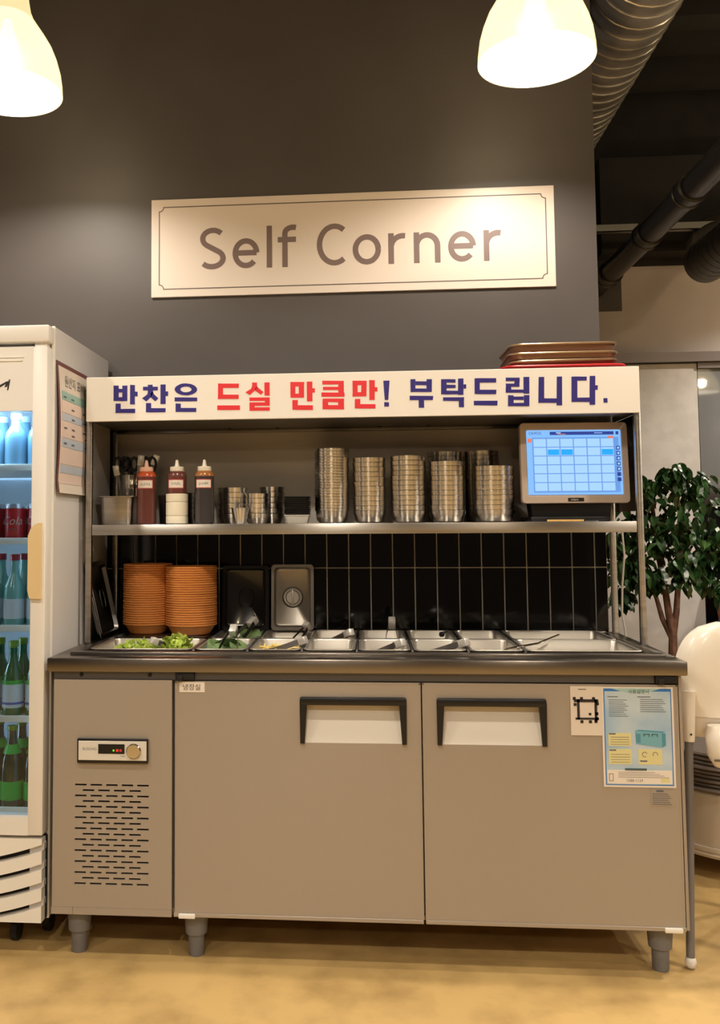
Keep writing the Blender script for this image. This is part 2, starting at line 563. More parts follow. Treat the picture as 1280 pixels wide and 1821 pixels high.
t = thing('drain_pipe', 'black drain pipe with couplings slanting towards the far wall', 'pipe', (2.26, 1.5, 2.52))
p = MB(); p.tube([(2.26, -1.0, 2.58), (2.26, FAR - .0, 2.58)], .0555, 28)
obj('pipe_body', p, 'pipe_black', t)
for y in (.55, 1.15, 1.72, 2.40):
    c = MB(); c.lathe([(.056, -.05), (.066, -.046), (.066, -.03), (.061, -.027), (.061, .027), (.066, .03), (.066, .046), (.056, .05)], 28, cap0=False, cap1=False,
                      M=Matrix.Translation((2.26, y, 2.58)) @ Matrix.Rotation(PI / 2, 4, 'X'))
    obj('coupling', c, 'pipe_black', t)
fl = MB(); fl.box(2.19, 2.405, FAR - .006, FAR + .001, 2.445, 2.66, bev=.002)
fo = obj('wall_flange', fl, 'wall_paint', t)
for dx, dz in ((2.21, 2.465), (2.385, 2.465), (2.21, 2.64), (2.385, 2.64)):
    s_ = MB(); s_.lathe([(.005, 0), (.004, .003)], 8, M=Matrix.Translation((dx, FAR - .006, dz)) @ Matrix.Rotation(PI / 2, 4, 'X'))
    obj('screw', s_, 'steel_shiny', fo)

EX = -.13
t = thing('elbow_duct', 'silver branch duct with ribbed elbow at the right edge under the ceiling', 'duct', (2.66, 2.0, 2.35))
e = MB()
e.tube([(2.79 + EX, 2.12, 2.55), (2.80 + EX, 1.2, 2.55), (2.82 + EX, .2, 2.55)], .105, 32)
eo = obj('duct_wall', e, 'duct_dark', t)
hs = MB(); pts = []
for i in range(26 * 20 + 1):
    a = 2 * PI * i / 20
    q = i / (26 * 20)
    pts.append((EX + 2.79 + .02 * q + .106 * math.cos(a), 2.11 - 1.7 * q, 2.55 + .106 * math.sin(a)))
hs.tube(pts, .0026, 4)
obj('spiral_seam', hs, 'duct_dark', t)
el = MB()
el.tube([(3.9, 2.34, 2.80), (3.05, 2.33, 2.80), (2.90, 2.32, 2.79), (2.78, 2.29, 2.745), (2.71, 2.22, 2.66), (2.67, 2.12, 2.56)], .1, 28)
obj('elbow', el, 'duct', t)
for x, z in ((3.0, 2.80), (2.90, 2.79), (2.80, 2.757)):
    rg = MB(); rg.lathe([(.1, -.012), (.108, -.008), (.108, .008), (.1, .012)], 28, cap0=False, cap1=False, M=Matrix.Translation((x, 2.32, z)) @ Matrix.Rotation(PI / 2 - (3.0 - x) * 1.6, 4, 'Y'))
    obj('elbow_ring', rg, 'duct', t)
# ================================================================== WALL SIGN "Self Corner"
SX0, SX1, SZ0, SZ1 = .145, 1.618, 2.080, 2.450
t = thing('wall_sign', 'pale wall sign reading Self Corner with a thin notched border line', 'sign', ((SX0 + SX1) / 2, .68, SZ0))
obj('board', MB().box(SX0, SX1, .681, .6898, SZ0, SZ1, bev=.001, seg=1), 'sign_board', t)
i_, r_ = .030, .030
a0, a1, b0, b1 = SX0 + i_, SX1 - i_, SZ0 + i_, SZ1 - i_
bp = []
for (cx, cz, s0) in ((a0, b0, 90), (a1, b0, 180), (a1, b1, 270), (a0, b1, 360)):
    for k in range(7):
        an = math.radians(s0 - 90 * k / 6)
        bp.append((cx + r_ * .55 * math.cos(an), cz + r_ * .55 * math.sin(an)))
obj('border_line', MB().stroke(bp, .0035, .6803, .6812, closed=True), 'sign_line', t, flat=True)
def arc(cx, cz, rx, rz, d0, d1, n=14):
    return [(cx + rx * math.cos(math.radians(d0 + (d1 - d0) * k / n)), cz + rz * math.sin(math.radians(d0 + (d1 - d0) * k / n))) for k in range(n + 1)]
GLY = {
    'S': [arc(.35, .735, .245, .20, 38, 232) + arc(.325, .262, .265, .20, 62, -142)],
    'e': [[(.075, .37), (.575, .37)] , arc(.325, .36, .255, .295, 2, 318, 24)],
    'l': [[(.07, 0), (.07, 1.0)]],
    'f': [[(.17, 0), (.17, .80)] + arc(.36, .80, .19, .145, 170, 68, 8), [(.0, .655), (.43, .655)]],
    'C': [arc(.42, .5, .35, .435, 52, 308, 22)],
    'o': [arc(.33, .36, .265, .295, 0, 360, 28)],
    'r': [[(.07, 0), (.07, .72)], [(.07, .42)] + arc(.34, .40, .265, .255, 165, 78, 8)],
    'n': [[(.07, 0), (.07, .72)], [(.07, .40)] + arc(.31, .40, .24, .255, 172, 0, 12) + [(.55, 0)]],
}
for ch, x in (('S', .322), ('e', .449), ('l', .576), ('f', .618), ('C', .761), ('o', .893), ('r', 1.022), ('n', 1.114), ('e', 1.237), ('r', 1.364)):
    m = MB()
    for k, ln in enumerate(GLY[ch]):
        m.stroke([(x + .157 * p, 2.180 + .157 * q) for p, q in ln], .0198, .6800 - .0001 * k, .6812)
    obj('letter', m, 'sign_text', t, flat=True)

# ================================================================== REFRIGERATED COUNTER
ct = thing('refrigerated_counter', 'stainless refrigerated side-dish counter with two doors and vent panel', 'counter', (.9, .34, 0))
w = MB()
w.box(0, 1.8, 0, .094, .812, .8516, bev=.004)
w.box(0, .080, .09, .675, .812, .8516, bev=.003)
w.box(1.728, 1.8, .09, .675, .812, .8516, bev=.003)
w.box(.06, 1.75, .662, .676, .812, .8516, bev=.003)
obj('worktop', w, 'steel_top', ct)
w = MB()
w.box(.040, 1.770, .086, .124, .846, .8585, bev=.003)
w.box(.040, .082, .12, .66, .846, .8585, bev=.003)
w.box(1.722, 1.770, .12, .66, .846, .8585, bev=.003)
w.box(.060, 1.750, .655, .672, .846, .8605, bev=.003)
obj('pan_frame', w, 'steel_top', ct)
for k in range(7):
    x = .407 + .1632 * k
    obj('divider_bar', MB().box(x - .004, x + .004, .122, .658, .838, .8625, bev=.0015), 'steel_dark', ct)
obj('cross_bar', MB().box(.085, 1.722, .392, .400, .838, .8605, bev=.0015), 'steel', ct)
b = MB()
b.box(.012, .020, .045, .665, .13, .812)
b.box(1.778, 1.786, .016, .665, .13, .812)
b.box(.012, 1.786, .655, .665, .13, .812)
b.box(.012, 1.786, .045, .665, .127, .14)
b.box(.016, 1.78, .05, .058, .14, .812)
obj('cabinet_body', b, 'front_metal', ct)
s_ = obj('upper_rail', MB().box(.016, 1.784, .018, .048, .789, .813), 'under_strip', ct)
for x in (.098, .300):
    bo = MB(); bo.lathe([(.0055, 0), (.0055, .003), (.003, .005)], 10, M=Matrix.Translation((x, .018, .802)) @ Matrix.Rotation(PI / 2, 4, 'X'))
    obj('bolt', bo, 'dark_gap', s_)
for x0, x1 in ((.376, .432), (1.715, 1.776)):
    hb = MB(); hb.box(x0, x1, .006, .03, .790, .811, bev=.002); hb.box(x0 + .006, x0 + .022, .001, .012, .787, .804, bev=.002)
    obj('hinge_bracket', hb, 'dark_gap', s_)
# left machine compartment panel with real slots
PX0, PX1, PZ0, PZ1, PY0, PY1 = .018, .366, .147, .788, .012, .018
m = MB()
rows = 19
ztop, zstep, sh_, sw = .4895, .01535, .0052, .0335
zs = []
cur = PZ1
for r in range(rows):
    zc = ztop - r * zstep
    m.box(PX0, PX1, PY0, PY1, zc + sh_ / 2, cur)
    n = 5 if r % 2 == 0 else 4
    xs0 = .0835 + (0 if r % 2 == 0 else .0226)
    xc = PX0
    for k in range(n):
        xa = xs0 + k * .0455
        m.box(xc, xa, PY0, PY1, zc - sh_ / 2, zc + sh_ / 2)
        xc = xa + sw
    m.box(xc, PX1, PY0, PY1, zc - sh_ / 2, zc + sh_ / 2)
    cur = zc - sh_ / 2
m.box(PX0, PX1, PY0, PY1, PZ0, cur)
pn = obj('vent_panel', m, 'front_metal', ct, flat=True)
obj('slot_shade', MB().box(.07, .31, .03, .034, .19, .51), 'dark_gap', pn)  # dark sheet standing in for the shade inside the machine compartment
obj('sill_strip', MB().box(.0165, .079, .011, .03, .127, .1465), 'front_metal', ct)
obj('sill_strip', MB().box(.080, .366, .011, .03, .127, .1465), 'front_metal', ct)
# control unit
cu_ = obj('control_unit', MB().box(.091, .298, .002, .013, .553, .622, bev=.002), 'black_plastic', ct)
obj('face_plate', MB().box(.0955, .2945, .0006, .004, .562, .6165, bev=.0008, seg=1), 'pocket_white', cu_)
obj('display', MB().box(.154, .231, -.0004, .002, .581, .608), 'black_plastic', cu_)
for x, mt, wd in ((.199, 'led_green', .006), (.2095, 'led_red', .0075), (.2195, 'led_dim', .008)):
    obj('led', MB().box(x - wd / 2, x + wd / 2, -.0009, .001, .5905 - wd / 2, .5905 + wd / 2, bev=.001, seg=1), mt, cu_)
dl = MB(); dl.lathe([(.0215, 0), (.0215, .006), (.019, .009), (.0, .0092)], 28, cap1=False, M=Matrix.Translation((.258, .002, .5895)) @ Matrix.Rotation(PI / 2, 4, 'X'))
do = obj('dial', dl, 'steel_shiny', cu_)
tm = MB()
text_into(tm, 'BUSUNG', .0105, face_front(.108, .0004, .5905))
text_into(tm, 'TEMP', .006, face_front(.218, .0004, .572))
obj('print', tm, 'ink_soft', cu_, flat=True)['kind'] = 'stuff'

def door(x0, x1, hx0, hx1, z0=.140, z1=.785):
    """front sheet built round the pull pocket"""
    y0, y1 = .012, .046
    m = MB()
    pz0, pz1 = .617, .724
    a, b_ = hx0 + .014, hx1 - .014
    m.box(x0, a, y0, y1, z0, z1); m.box(b_, x1, y0, y1, z0, z1)
    m.box(a, b_, y0, y1, z0, pz0); m.box(a, b_, y0, y1, pz1, z1)
    o = obj('door', m, 'front_metal', ct, flat=True)
    edge = MB(); edge.box(x0 - .0008, x0 + .004, y0 - .0006, y1, z0, z1); edge.box(x1 - .004, x1 + .0008, y0 - .0006, y1, z0, z1)
    edge.box(x0, x1, y0 - .0006, y1, z1 - .004, z1 + .0008)
    obj('door_edge', edge, 'front_metal', o)
    pk = MB()
    pk.add([(a, .0405, pz1 + .002), (b_, .0405, pz1 + .002), (b_, .0126, pz0), (a, .0126, pz0), (a, .0445, pz1 + .002), (b_, .0445, pz1 + .002), (b_, .0445, pz0), (a, .0445, pz0)],
           [[3, 2, 1, 0], [4, 5, 6, 7], [0, 1, 5, 4], [2, 3, 7, 6], [1, 2, 6, 5], [3, 0, 4, 7]])
    obj('pull_pocket', pk, 'pocket_white', o, flat=True)
    h = MB()
    tz, tt = .746, .7225
    h.box(hx0, hx1, .0015, .014, tt, tz, bev=.006)
    for s in (0, 1):
        xo = hx0 if s == 0 else hx1
        sg = 1 if s == 0 else -1
        h.polyxz([(xo, tt + .012), (xo + sg * .021, tt + .004), (xo + sg * .0135, .6165), (xo + sg * .001, .6165)], .003, .014)
    obj('handle', h, 'black_plastic', o)
    return o
d1 = door(.376, 1.0735, .734, 1.0345)
d2 = door(1.0795, 1.7735, 1.1180, 1.4195)
for x0, x1, dd in ((.372, 1.0735, d1), (1.0795, 1.776, d2)):
    obj('lower_lip', MB().box(x0, x1, .010, .046, .1285, .1395, bev=.001, seg=1), 'front_metal', ct)
for x in (.387, 1.718):
    obj('hinge_clip', MB().box(x, x + .047, .003, .02, .1265, .1385, bev=.002), 'white_plastic', ct)
ft = None
for (x, y) in ((.080, .076), (.4255, .076), (1.724, .076), (.080, .60), (.4255, .60), (1.724, .60)):
    if ft is None:
        f_ = MB(); f_.lathe([(.0205, 0), (.0225, .004), (.0235, .060), (.031, .062), (.034, .10), (.034, .127)], 26)
        ft = obj('foot', f_, 'foot_grey', ct, local=True)
        o = ft
    else:
        o = bpy.data.objects.new('foot', ft.data); COL.objects.link(o); o.parent = ct
    o.location = Vector((x, y, 0)) - wpos(ct)
# small stickers that belong to the doors
sk = obj('sticker', MB().box(.388, .461, .0108, .0125, .755, .7835), 'paper', d1)
tm = MB(); text_into(tm, '냉장실', .0195, face_front(.3965, .0104, .7625))
obj('sticker_print', tm, 'ink', d1, flat=True)['kind'] = 'stuff'
rp = MB(); rp.box(1.693, 1.757, .0108, .0125, .460, .503)
obj('rating_plate', rp, 'front_metal', d2)
tm = MB()
tm.box(1.708, 1.727, .0102, .0107, .4975, .5025)
for k in range(6):
    tm.box(1.697, 1.748 - (k * 37 % 11) * .001, .0102, .0107, .464 + k * .0055, .4655 + k * .0055)
obj('plate_print', tm, 'ink_soft', d2, flat=True)['kind'] = 'stuff'

# paper notices stuck on the right door
t = thing('code_notice', 'white paper with a black square frame figure on the right counter door', 'notice', (1.527, .010, .647))
obj('sheet', MB().box(1.485, 1.571, .0095, .0108, .647, .781), 'paper_warm', t)
m = MB()
y0, y1 = .0088, .0095
m.box(1.4945, 1.5605, y0, y1, .7375, .7455); m.box(1.4975, 1.5605, y0, y1, .690, .6955)
m.box(1.5025, 1.5095, y0, y1, .690, .7455); m.box(1.5495, 1.5565, y0, y1, .686, .7455)
for x, z in ((1.4955, .7475), (1.4975, .731), (1.515, .7475), (1.5475, .7475), (1.5575, .7335), (1.5555, .7065), (1.5145, .6845), (1.5375, .6845), (1.5555, .693), (1.5525, .6855)):
    m.box(x - .004, x + .004, y0, y1, z - .004, z + .004)
m.box(1.5335, 1.5405, y0, y1, .702, .7085)
m.box(1.506, 1.528, y0, y1, .772, .7735)
obj('print', m, 'ink', t, flat=True)['kind'] = 'stuff'

t = thing('instruction_poster', 'blue instruction poster with a picture of the cooler on the right counter door', 'poster', (1.665, .010, .508))
obj('sheet', MB().box(1.569, 1.761, .0098, .0109, .509, .780), 'paper', t)
obj('blue_field', MB().box(1.5745, 1.7555, .0092, .0099, .5145, .7755), 'poster_strong', t)
obj('pale_field', MB().box(1.577, 1.753, .0088, .0093, .517, .768), 'poster_blue', t)
obj('title_band', MB().polyxz([(1.595, .7755)] + [(1.60 + .0095 * k, .7745 - .012 * math.sin(PI * k / 13)) for k in range(14)] + [(1.7255, .7755)], .0086, .0091), 'poster_green', t)
obj('white_field', MB().box(1.579, 1.751, .0084, .0089, .519, .5555), 'paper', t)
for x0, x1, z0, z1 in ((1.584, 1.645, .620, .655), (1.584, 1.645, .571, .612), (1.663, 1.726, .571, .612), (1.721, 1.744, .523, .5345)):
    obj('yellow_box', MB().box(x0, x1, .0083, .0088, z0, z1), 'poster_yellow', t)
pc = MB()
pc.polyxz([(1.656, .662), (1.727, .657), (1.727, .617), (1.658, .626)], .0081, .0087, 0)
pc.polyxz([(1.727, .657), (1.737, .655), (1.737, .623), (1.727, .617)], .0081, .0087, 1)
pc.polyxz([(1.658, .654), (1.670, .653), (1.670, .629), (1.658, .630)], .0078, .0082, 1)
pc.polyxz([(1.656, .662), (1.727, .657), (1.737, .660), (1.668, .6645)], .0081, .0087, 1)
for xa in (1.678, 1.700):
    pc.box(xa, xa + .016, .0076, .0081, .6515, .6535, 2); pc.box(xa, xa + .002, .0076, .0081, .6465, .6535, 2); pc.box(xa + .014, xa + .016, .0076, .0081, .6455, .6535, 2)
obj('cooler_picture', pc, ['poster_teal_light', 'poster_teal', 'poster_dark'], t, flat=True)
pr = MB()
text_into(pr, '사용설명서', .0125, face_front(1.640, .0080, .7635))
for k in range(9):
    pr.box(1.588, 1.640 - (k * 7 % 5) * .003, .0083, .0087, .700 + k * .0055, .7012 + k * .0055)
for k in range(7):
    pr.box(1.672, 1.740 - (k * 5 % 4) * .004, .0083, .0087, .713 + k * .0055, .7142 + k * .0055)
for k in range(4):
    pr.box(1.608, 1.742 - k * .012, .0080, .0084, .536 + k * .0045, .5368 + k * .0045)
    pr.box(1.590, 1.640, .0080, .0083, .576 + k * .007, .577 + k * .007)
    pr.box(1.590, 1.640, .0080, .0083, .624 + k * .0065, .625 + k * .0065)
pr.box(1.586, 1.604, .0080, .0083, .651, .6545); pr.box(1.586, 1.604, .0080, .0083, .607, .6105); pr.box(1.667, 1.686, .0080, .0083, .5785, .582)
pr.box(1.585, 1.613, .0083, .0087, .7525, .7545); pr.box(1.665, 1.700, .0083, .0087, .7525, .7545)
pr.stroke(arc(1.680, .598, .0065, .0065, 20, 300, 10), .0013, .0078, .0083)
pr.stroke(arc(1.708, .598, .0065, .0065, -20, 220, 10), .0013, .0078, .0083)
pr.stroke([(1.584, .526), (1.584, .545), (1.594, .545), (1.594, .526)], .0012, .0079, .0083, closed=True)
text_into(pr, '1588-1129', .0105, face_front(1.628, .0080, .524))
obj('print', pr, 'ink_soft', t, flat=True)['kind'] = 'stuff'
obj('heading_bar', MB().box(1.626, 1.684, .0079, .0085, .5545, .5605, bev=.0001, seg=1), 'poster_dark', t)

# ================================================================== OVERSHELF ON THE COUNTER
sh = thing('overshelf', 'stainless overshelf with posts, back panel and canopy standing on the counter', 'shelf', (.9, .5, .8585))
for k, (x, y) in enumerate(((.022, .332), (1.781, .332), (.022, .655), (1.781, .655))):
    z0 = .8516
    po = obj('post', MB().box(x - .0095, x + .0095, y - .0095, y + .0095, z0, 1.578, bev=.0018), 'steel', sh)
    obj('post_base', MB().box(x - .0115, x + .0115, y - .0115, y + .0115, z0, z0 + .006, bev=.001, seg=1), 'steel_dark', po)
m = MB()
m.box(.033, 1.770, .324, .332, 1.203, 1.2376, bev=.002)
m.box(.033, 1.770, .330, .655, 1.231, 1.2376)
m.box(.033, 1.770, .650, .655, 1.203, 1.2376)
obj('shelf_board', m, 'steel', sh)
obj('back_panel', MB().box(.033, 1.770, .642, .646, 1.238, 1.590), 'steel_panel', sh)
m = MB()
m.box(.018, 1.786, .312, .665, 1.578, 1.583)
m.box(.018, 1.786, .312, .665, 1.708, 1.713)
m.box(.018, .023, .312, .665, 1.578, 1.713); m.box(1.781, 1.786, .312, .665, 1.578, 1.713)
m.box(.018, 1.786, .660, .665, 1.578, 1.713); m.box(.018, 1.786, .312, .317, 1.578, 1.713)
m.box(.033, 1.770, .618, .642, 1.566, 1.578, bev=.002)
obj('canopy', m, 'steel_dark', sh)
obj('side_panel', MB().box(.0235, .0265, .345, .560, 1.238, 1.578), 'steel_panel', sh)
obj('side_panel', MB().box(1.7880, 1.7905, .336, .640, 1.270, 1.578), 'steel_mirror', sh)
for x in (.45, .62, .98, 1.15):
    bo = MB(); bo.lathe([(.005, 0), (.005, -.002), (.002, -.003)], 8, c=(x, .60, 1.578))
    obj('rivet', bo, 'dark_gap', sh)

# banner on the canopy front
bn = thing('banner_sign', 'long white banner above the shelf with blue and red Korean lettering', 'sign', (.9, .305, 1.575))
obj('board', MB().box(.0185, 1.784, .300, .312, 1.5750, 1.7210, bev=.0012, seg=1), 'board_white', bn)
LET = [('n',[[(1100,16930),(1270,16920),(1270,16420),(1100,16420)],[(1390,16920),(1560,16920),(1560,16410),(1390,16410)],[(1270,16820),(1390,16810),(1390,16700),(1270,16700)],[(1270,16540),(1390,16540),(1390,16410),(1270,16420)],[(1650,16940),(1810,16930),(1810,16290),(1650,16300)],[(1810,16710),(1900,16710),(1900,16560),(1810,16560)],[(1170,16330),(1340,16330),(1340,16020),(1170,16020)],[(1340,16150),(1820,16150),(1820,16010),(1340,16020)]]),('n',[[(2240,16930),(2400,16930),(2400,16860),(2240,16870)],[(2080,16870),(2570,16860),(2570,16740),(2080,16750)],[(2240,16750),(2410,16750),(2410,16670),(2370,16550),(2190,16380),(2050,16490),(2220,16610),(2240,16680)],[(2340,16660),(2410,16700),(2440,16620),(2590,16480),(2490,16380),(2340,16510)],[(2660,16930),(2830,16930),(2830,16290),(2660,16290)],[(2830,16700),(2910,16700),(2910,16550),(2830,16550)],[(2180,16330),(2350,16330),(2350,16020),(2180,16030)],[(2350,16160),(2830,16150),(2830,16020),(2350,16020)]]),('n',[[(3870,16750),(3860,16700),(3680,16730),(3690,16750)],[(3860,16700),(3830,16660),(3670,16710),(3680,16730)],[(3830,16660),(3790,16630),(3640,16690),(3670,16710)],[(3790,16630),(3730,16600),(3620,16680),(3640,16690)],[(3730,16600),(3660,16580),(3580,16670),(3620,16680)],[(3660,16580),(3580,16560),(3540,16660),(3580,16670)],[(3580,16560),(3500,16560),(3500,16660),(3540,16660)],[(3500,16560),(3420,16570),(3460,16660),(3500,16660)],[(3420,16570),(3340,16580),(3420,16670),(3460,16660)],[(3340,16580),(3270,16610),(3390,16680),(3420,16670)],[(3270,16610),(3210,16640),(3360,16700),(3390,16680)],[(3210,16640),(3170,16680),(3330,16720),(3360,16700)],[(3170,16680),(3140,16720),(3320,16740),(3330,16720)],[(3140,16720),(3130,16760),(3320,16760),(3320,16740)],[(3130,16760),(3140,16810),(3320,16780),(3320,16760)],[(3140,16810),(3170,16850),(3330,16800),(3320,16780)],[(3170,16850),(3210,16880),(3360,16820),(3330,16800)],[(3210,16880),(3270,16910),(3390,16830),(3360,16820)],[(3270,16910),(3340,16940),(3420,16840),(3390,16830)],[(3340,16940),(3420,16950),(3460,16850),(3420,16840)],[(3420,16950),(3500,16950),(3500,16850),(3460,16850)],[(3500,16950),(3580,16940),(3540,16850),(3500,16850)],[(3580,16940),(3660,16930),(3580,16840),(3540,16850)],[(3660,16930),(3730,16900),(3620,16830),(3580,16840)],[(3730,16900),(3790,16870),(3640,16810),(3620,16830)],[(3790,16870),(3830,16830),(3670,16790),(3640,16810)],[(3830,16830),(3860,16790),(3680,16770),(3670,16790)],[(3860,16790),(3870,16750),(3690,16750),(3680,16770)],[(3130,16500),(3870,16480),(3870,16360),(3130,16370)],[(3160,16300),(3330,16290),(3330,16020),(3160,16020)],[(3330,16150),(3840,16140),(3840,16010),(3330,16020)]]),('r',[[(4560,16930),(4720,16920),(4720,16420),(4550,16420)],[(4720,16920),(5240,16910),(5230,16770),(4720,16780)],[(4720,16560),(5230,16550),(5230,16410),(4720,16420)],[(4530,16210),(5270,16200),(5270,16050),(4530,16060)]]),('r',[[(5670,16940),(5830,16930),(5830,16800),(5790,16700),(5590,16530),(5450,16620),(5630,16730),(5670,16820)],[(5770,16740),(5830,16810),(5880,16750),(6040,16620),(5950,16530),(5770,16670)],[(6070,16930),(6240,16930),(6240,16500),(6070,16510)],[(5580,16450),(6240,16440),(6240,16330),(5580,16340)],[(6080,16330),(6240,16330),(6240,16280),(6080,16280)],[(5580,16290),(6240,16280),(6240,16170),(5580,16180)],[(5580,16180),(5750,16180),(5750,16130),(5580,16130)],[(5580,16130),(6240,16120),(6240,16010),(5580,16020)]]),('r',[[(6910,16930),(7360,16920),(7350,16780),(6910,16780)],[(6910,16550),(7350,16540),(7350,16410),(6910,16420)],[(6910,16780),(7070,16780),(7070,16550),(6910,16550)],[(7180,16780),(7350,16780),(7350,16540),(7180,16550)],[(7440,16930),(7620,16930),(7620,16290),(7440,16290)],[(7620,16710),(7700,16710),(7700,16570),(7620,16570)],[(6970,16340),(7150,16340),(7140,16020),(6970,16030)],[(7140,16170),(7630,16160),(7630,16010),(7140,16020)]]),('r',[[(7940,16950),(8630,16930),(8630,16820),(7940,16830)],[(8450,16820),(8630,16820),(8630,16550),(8450,16560)],[(7960,16750),(8450,16740),(8450,16640),(7960,16650)],[(7910,16570),(8650,16550),(8650,16420),(7910,16430)],[(7950,16370),(8630,16360),(8630,16240),(7940,16260)],[(7940,16160),(8630,16150),(8630,16010),(7940,16030)],[(7940,16260),(8120,16250),(8120,16150),(7940,16160)],[(8440,16250),(8630,16240),(8630,16150),(8440,16150)]]),('r',[[(8910,16930),(9360,16920),(9360,16780),(8910,16790)],[(8910,16560),(9350,16550),(9350,16420),(8900,16420)],[(8910,16790),(9070,16790),(9070,16560),(8910,16560)],[(9190,16780),(9360,16780),(9350,16550),(9180,16550)],[(9440,16940),(9620,16930),(9610,16300),(9440,16300)],[(9620,16710),(9700,16700),(9700,16570),(9610,16570)],[(8980,16340),(9150,16340),(9150,16030),(8970,16040)],[(9150,16170),(9630,16160),(9630,16020),(9150,16030)]]),('n',[[(9890,16910),(10090,16910),(10040,16290),(9930,16290)],[(9910,16220),(10060,16210),(10060,16080),(9910,16080)]]),('n',[[(10750,16940),(10910,16940),(10900,16530),(10750,16530)],[(11260,16930),(11430,16930),(11420,16520),(11250,16520)],[(10910,16870),(11260,16860),(11260,16740),(10910,16750)],[(10900,16640),(11250,16630),(11250,16520),(10900,16530)],[(10720,16410),(11460,16390),(11450,16260),(10720,16270)],[(11000,16270),(11170,16260),(11170,16020),(11000,16020)]]),('n',[[(11720,16920),(11890,16920),(11880,16430),(11710,16440)],[(11890,16920),(12170,16910),(12170,16800),(11890,16810)],[(11890,16740),(12170,16730),(12170,16630),(11880,16630)],[(11880,16550),(12250,16540),(12240,16430),(11880,16430)],[(12250,16930),(12420,16930),(12410,16410),(12240,16410)],[(12420,16740),(12500,16740),(12500,16610),(12420,16610)],[(11770,16340),(12430,16330),(12420,16210),(11770,16230)],[(12260,16220),(12420,16210),(12420,16010),(12260,16020)]]),('n',[[(12770,16930),(12930,16930),(12920,16420),(12760,16430)],[(12930,16930),(13440,16920),(13440,16780),(12930,16790)],[(12920,16560),(13440,16550),(13430,16410),(12920,16420)],[(12730,16210),(13470,16200),(13460,16050),(12730,16070)]]),('n',[[(13740,16930),(14170,16920),(14170,16810),(13740,16820)],[(14010,16810),(14170,16810),(14160,16730),(14000,16730)],[(13740,16740),(14160,16730),(14160,16630),(13740,16640)],[(13740,16640),(13900,16640),(13900,16550),(13730,16550)],[(13730,16550),(14280,16540),(14280,16440),(13730,16450)],[(14290,16940),(14470,16940),(14460,16410),(14280,16410)],[(13800,16370),(13970,16360),(13960,16020),(13790,16020)],[(14290,16360),(14460,16360),(14450,16010),(14280,16010)],[(13970,16320),(14280,16320),(14280,16210),(13960,16220)],[(13960,16120),(14280,16120),(14280,16010),(13960,16020)]]),('n',[[(14760,16930),(14930,16930),(14910,16110),(14730,16110)],[(14910,16250),(15300,16240),(15290,16100),(14910,16110)],[(15320,16930),(15480,16930),(15460,16020),(15290,16020)]]),('n',[[(15770,16920),(15950,16920),(15930,16120),(15750,16120)],[(15950,16920),(16240,16910),(16230,16790),(15940,16790)],[(15930,16250),(16310,16250),(16300,16110),(15930,16120)],[(16330,16930),(16500,16930),(16470,16020),(16300,16020)],[(16490,16630),(16570,16630),(16560,16490),(16490,16490)]]),('n',[[(16730,16220),(16850,16220),(16850,16080),(16730,16080)]])]
for c, polys in LET:
    m = MB()
    for q in polys:
        m.polyxz([(a / 10000, b_ / 10000) for a, b_ in q], .2992, .3005)
    obj('letter', m, 'navy' if c == 'n' else 'red', bn, flat=True)
# ================================================================== FOOD PANS IN THE COUNTER
ZR = .8628
def pan_mesh(w, d, h):
    m = MB()
    m.loft([(w - .030, d - .030, .018, -h - .0012), (w - .0165, d - .0165, .022, -.0035), (w - .001, d - .001, .018, -.003), (w - .0005, d - .0005, .018, -.0008),
            (w - .002, d - .002, .018, 0), (w - .014, d - .014, .022, 0), (w - .019, d - .019, .022, -.004), (w - .032, d - .032, .02, -h + .006), (w - .046, d - .046, .014, -h)], cap1=True)
    return m
pan_cache = {}
def food_pan(x0, x1, y0, y1, h, label, group=None):
    key = (round(x1 - x0, 3), round(y1 - y0, 3), h)
    if key not in pan_cache:
        o = obj('food_pan', pan_mesh(x1 - x0, y1 - y0, h), 'pan_inside', local=True)
        pan_cache[key] = o.data
    else:
        o = bpy.data.objects.new('food_pan', pan_cache[key]); COL.objects.link(o)
    o.location = ((x0 + x1) / 2, (y0 + y1) / 2, ZR)
    return tag(o, label, 'pan', group)
YF0, YF1, YB0, YB1 = .1265, .3905, .4015, .6535
QX = [.407 + .1632 * k for k in range(7)]
food_pan(.0870, .4020, YF0, YF1, .10, 'wide steel pan of lettuce at the left end of the front row')
FRONT = ['second front pan from the left, filled with perilla leaves', 'third front pan from the left, holding yellow pickle strips',
         'fourth front pan from the left, nearly empty and left of the middle tongs', 'fifth front pan from the left, empty with tongs resting in it',
         'sixth front pan from the left, empty with tongs leaning on its right rim', 'seventh front pan from the left, smeared with orange sauce']
BACK = ['rear pan behind the front perilla pan, also heaped with perilla', 'empty rear pan below the round-handled steel lid', 'rear pan with brown sauce and tongs, behind the fourth front pan',
        'empty rear pan with upright tongs, behind the fifth front pan', 'rear pan with a dark knob on its rim, behind the sixth front pan', 'dark rear pan behind the sauce-smeared front pan']
for k in range(6):
    food_pan(QX[k] + .0048, QX[k + 1] - .0048, YF0, YF1, .10, 'small steel ' + FRONT[k], 'quarter-size food pans')
    food_pan(QX[k] + .0048, QX[k + 1] - .0048, YB0, YB1, .085, 'small steel ' + BACK[k], 'quarter-size food pans')
food_pan(1.3910, 1.7200, YF0, YF1, .065, 'wide shallow steel pan at the right end of the front row')
food_pan(1.3910, 1.7200, YB0, YB1, .065, 'wide steel pan at the right end of the rear row')
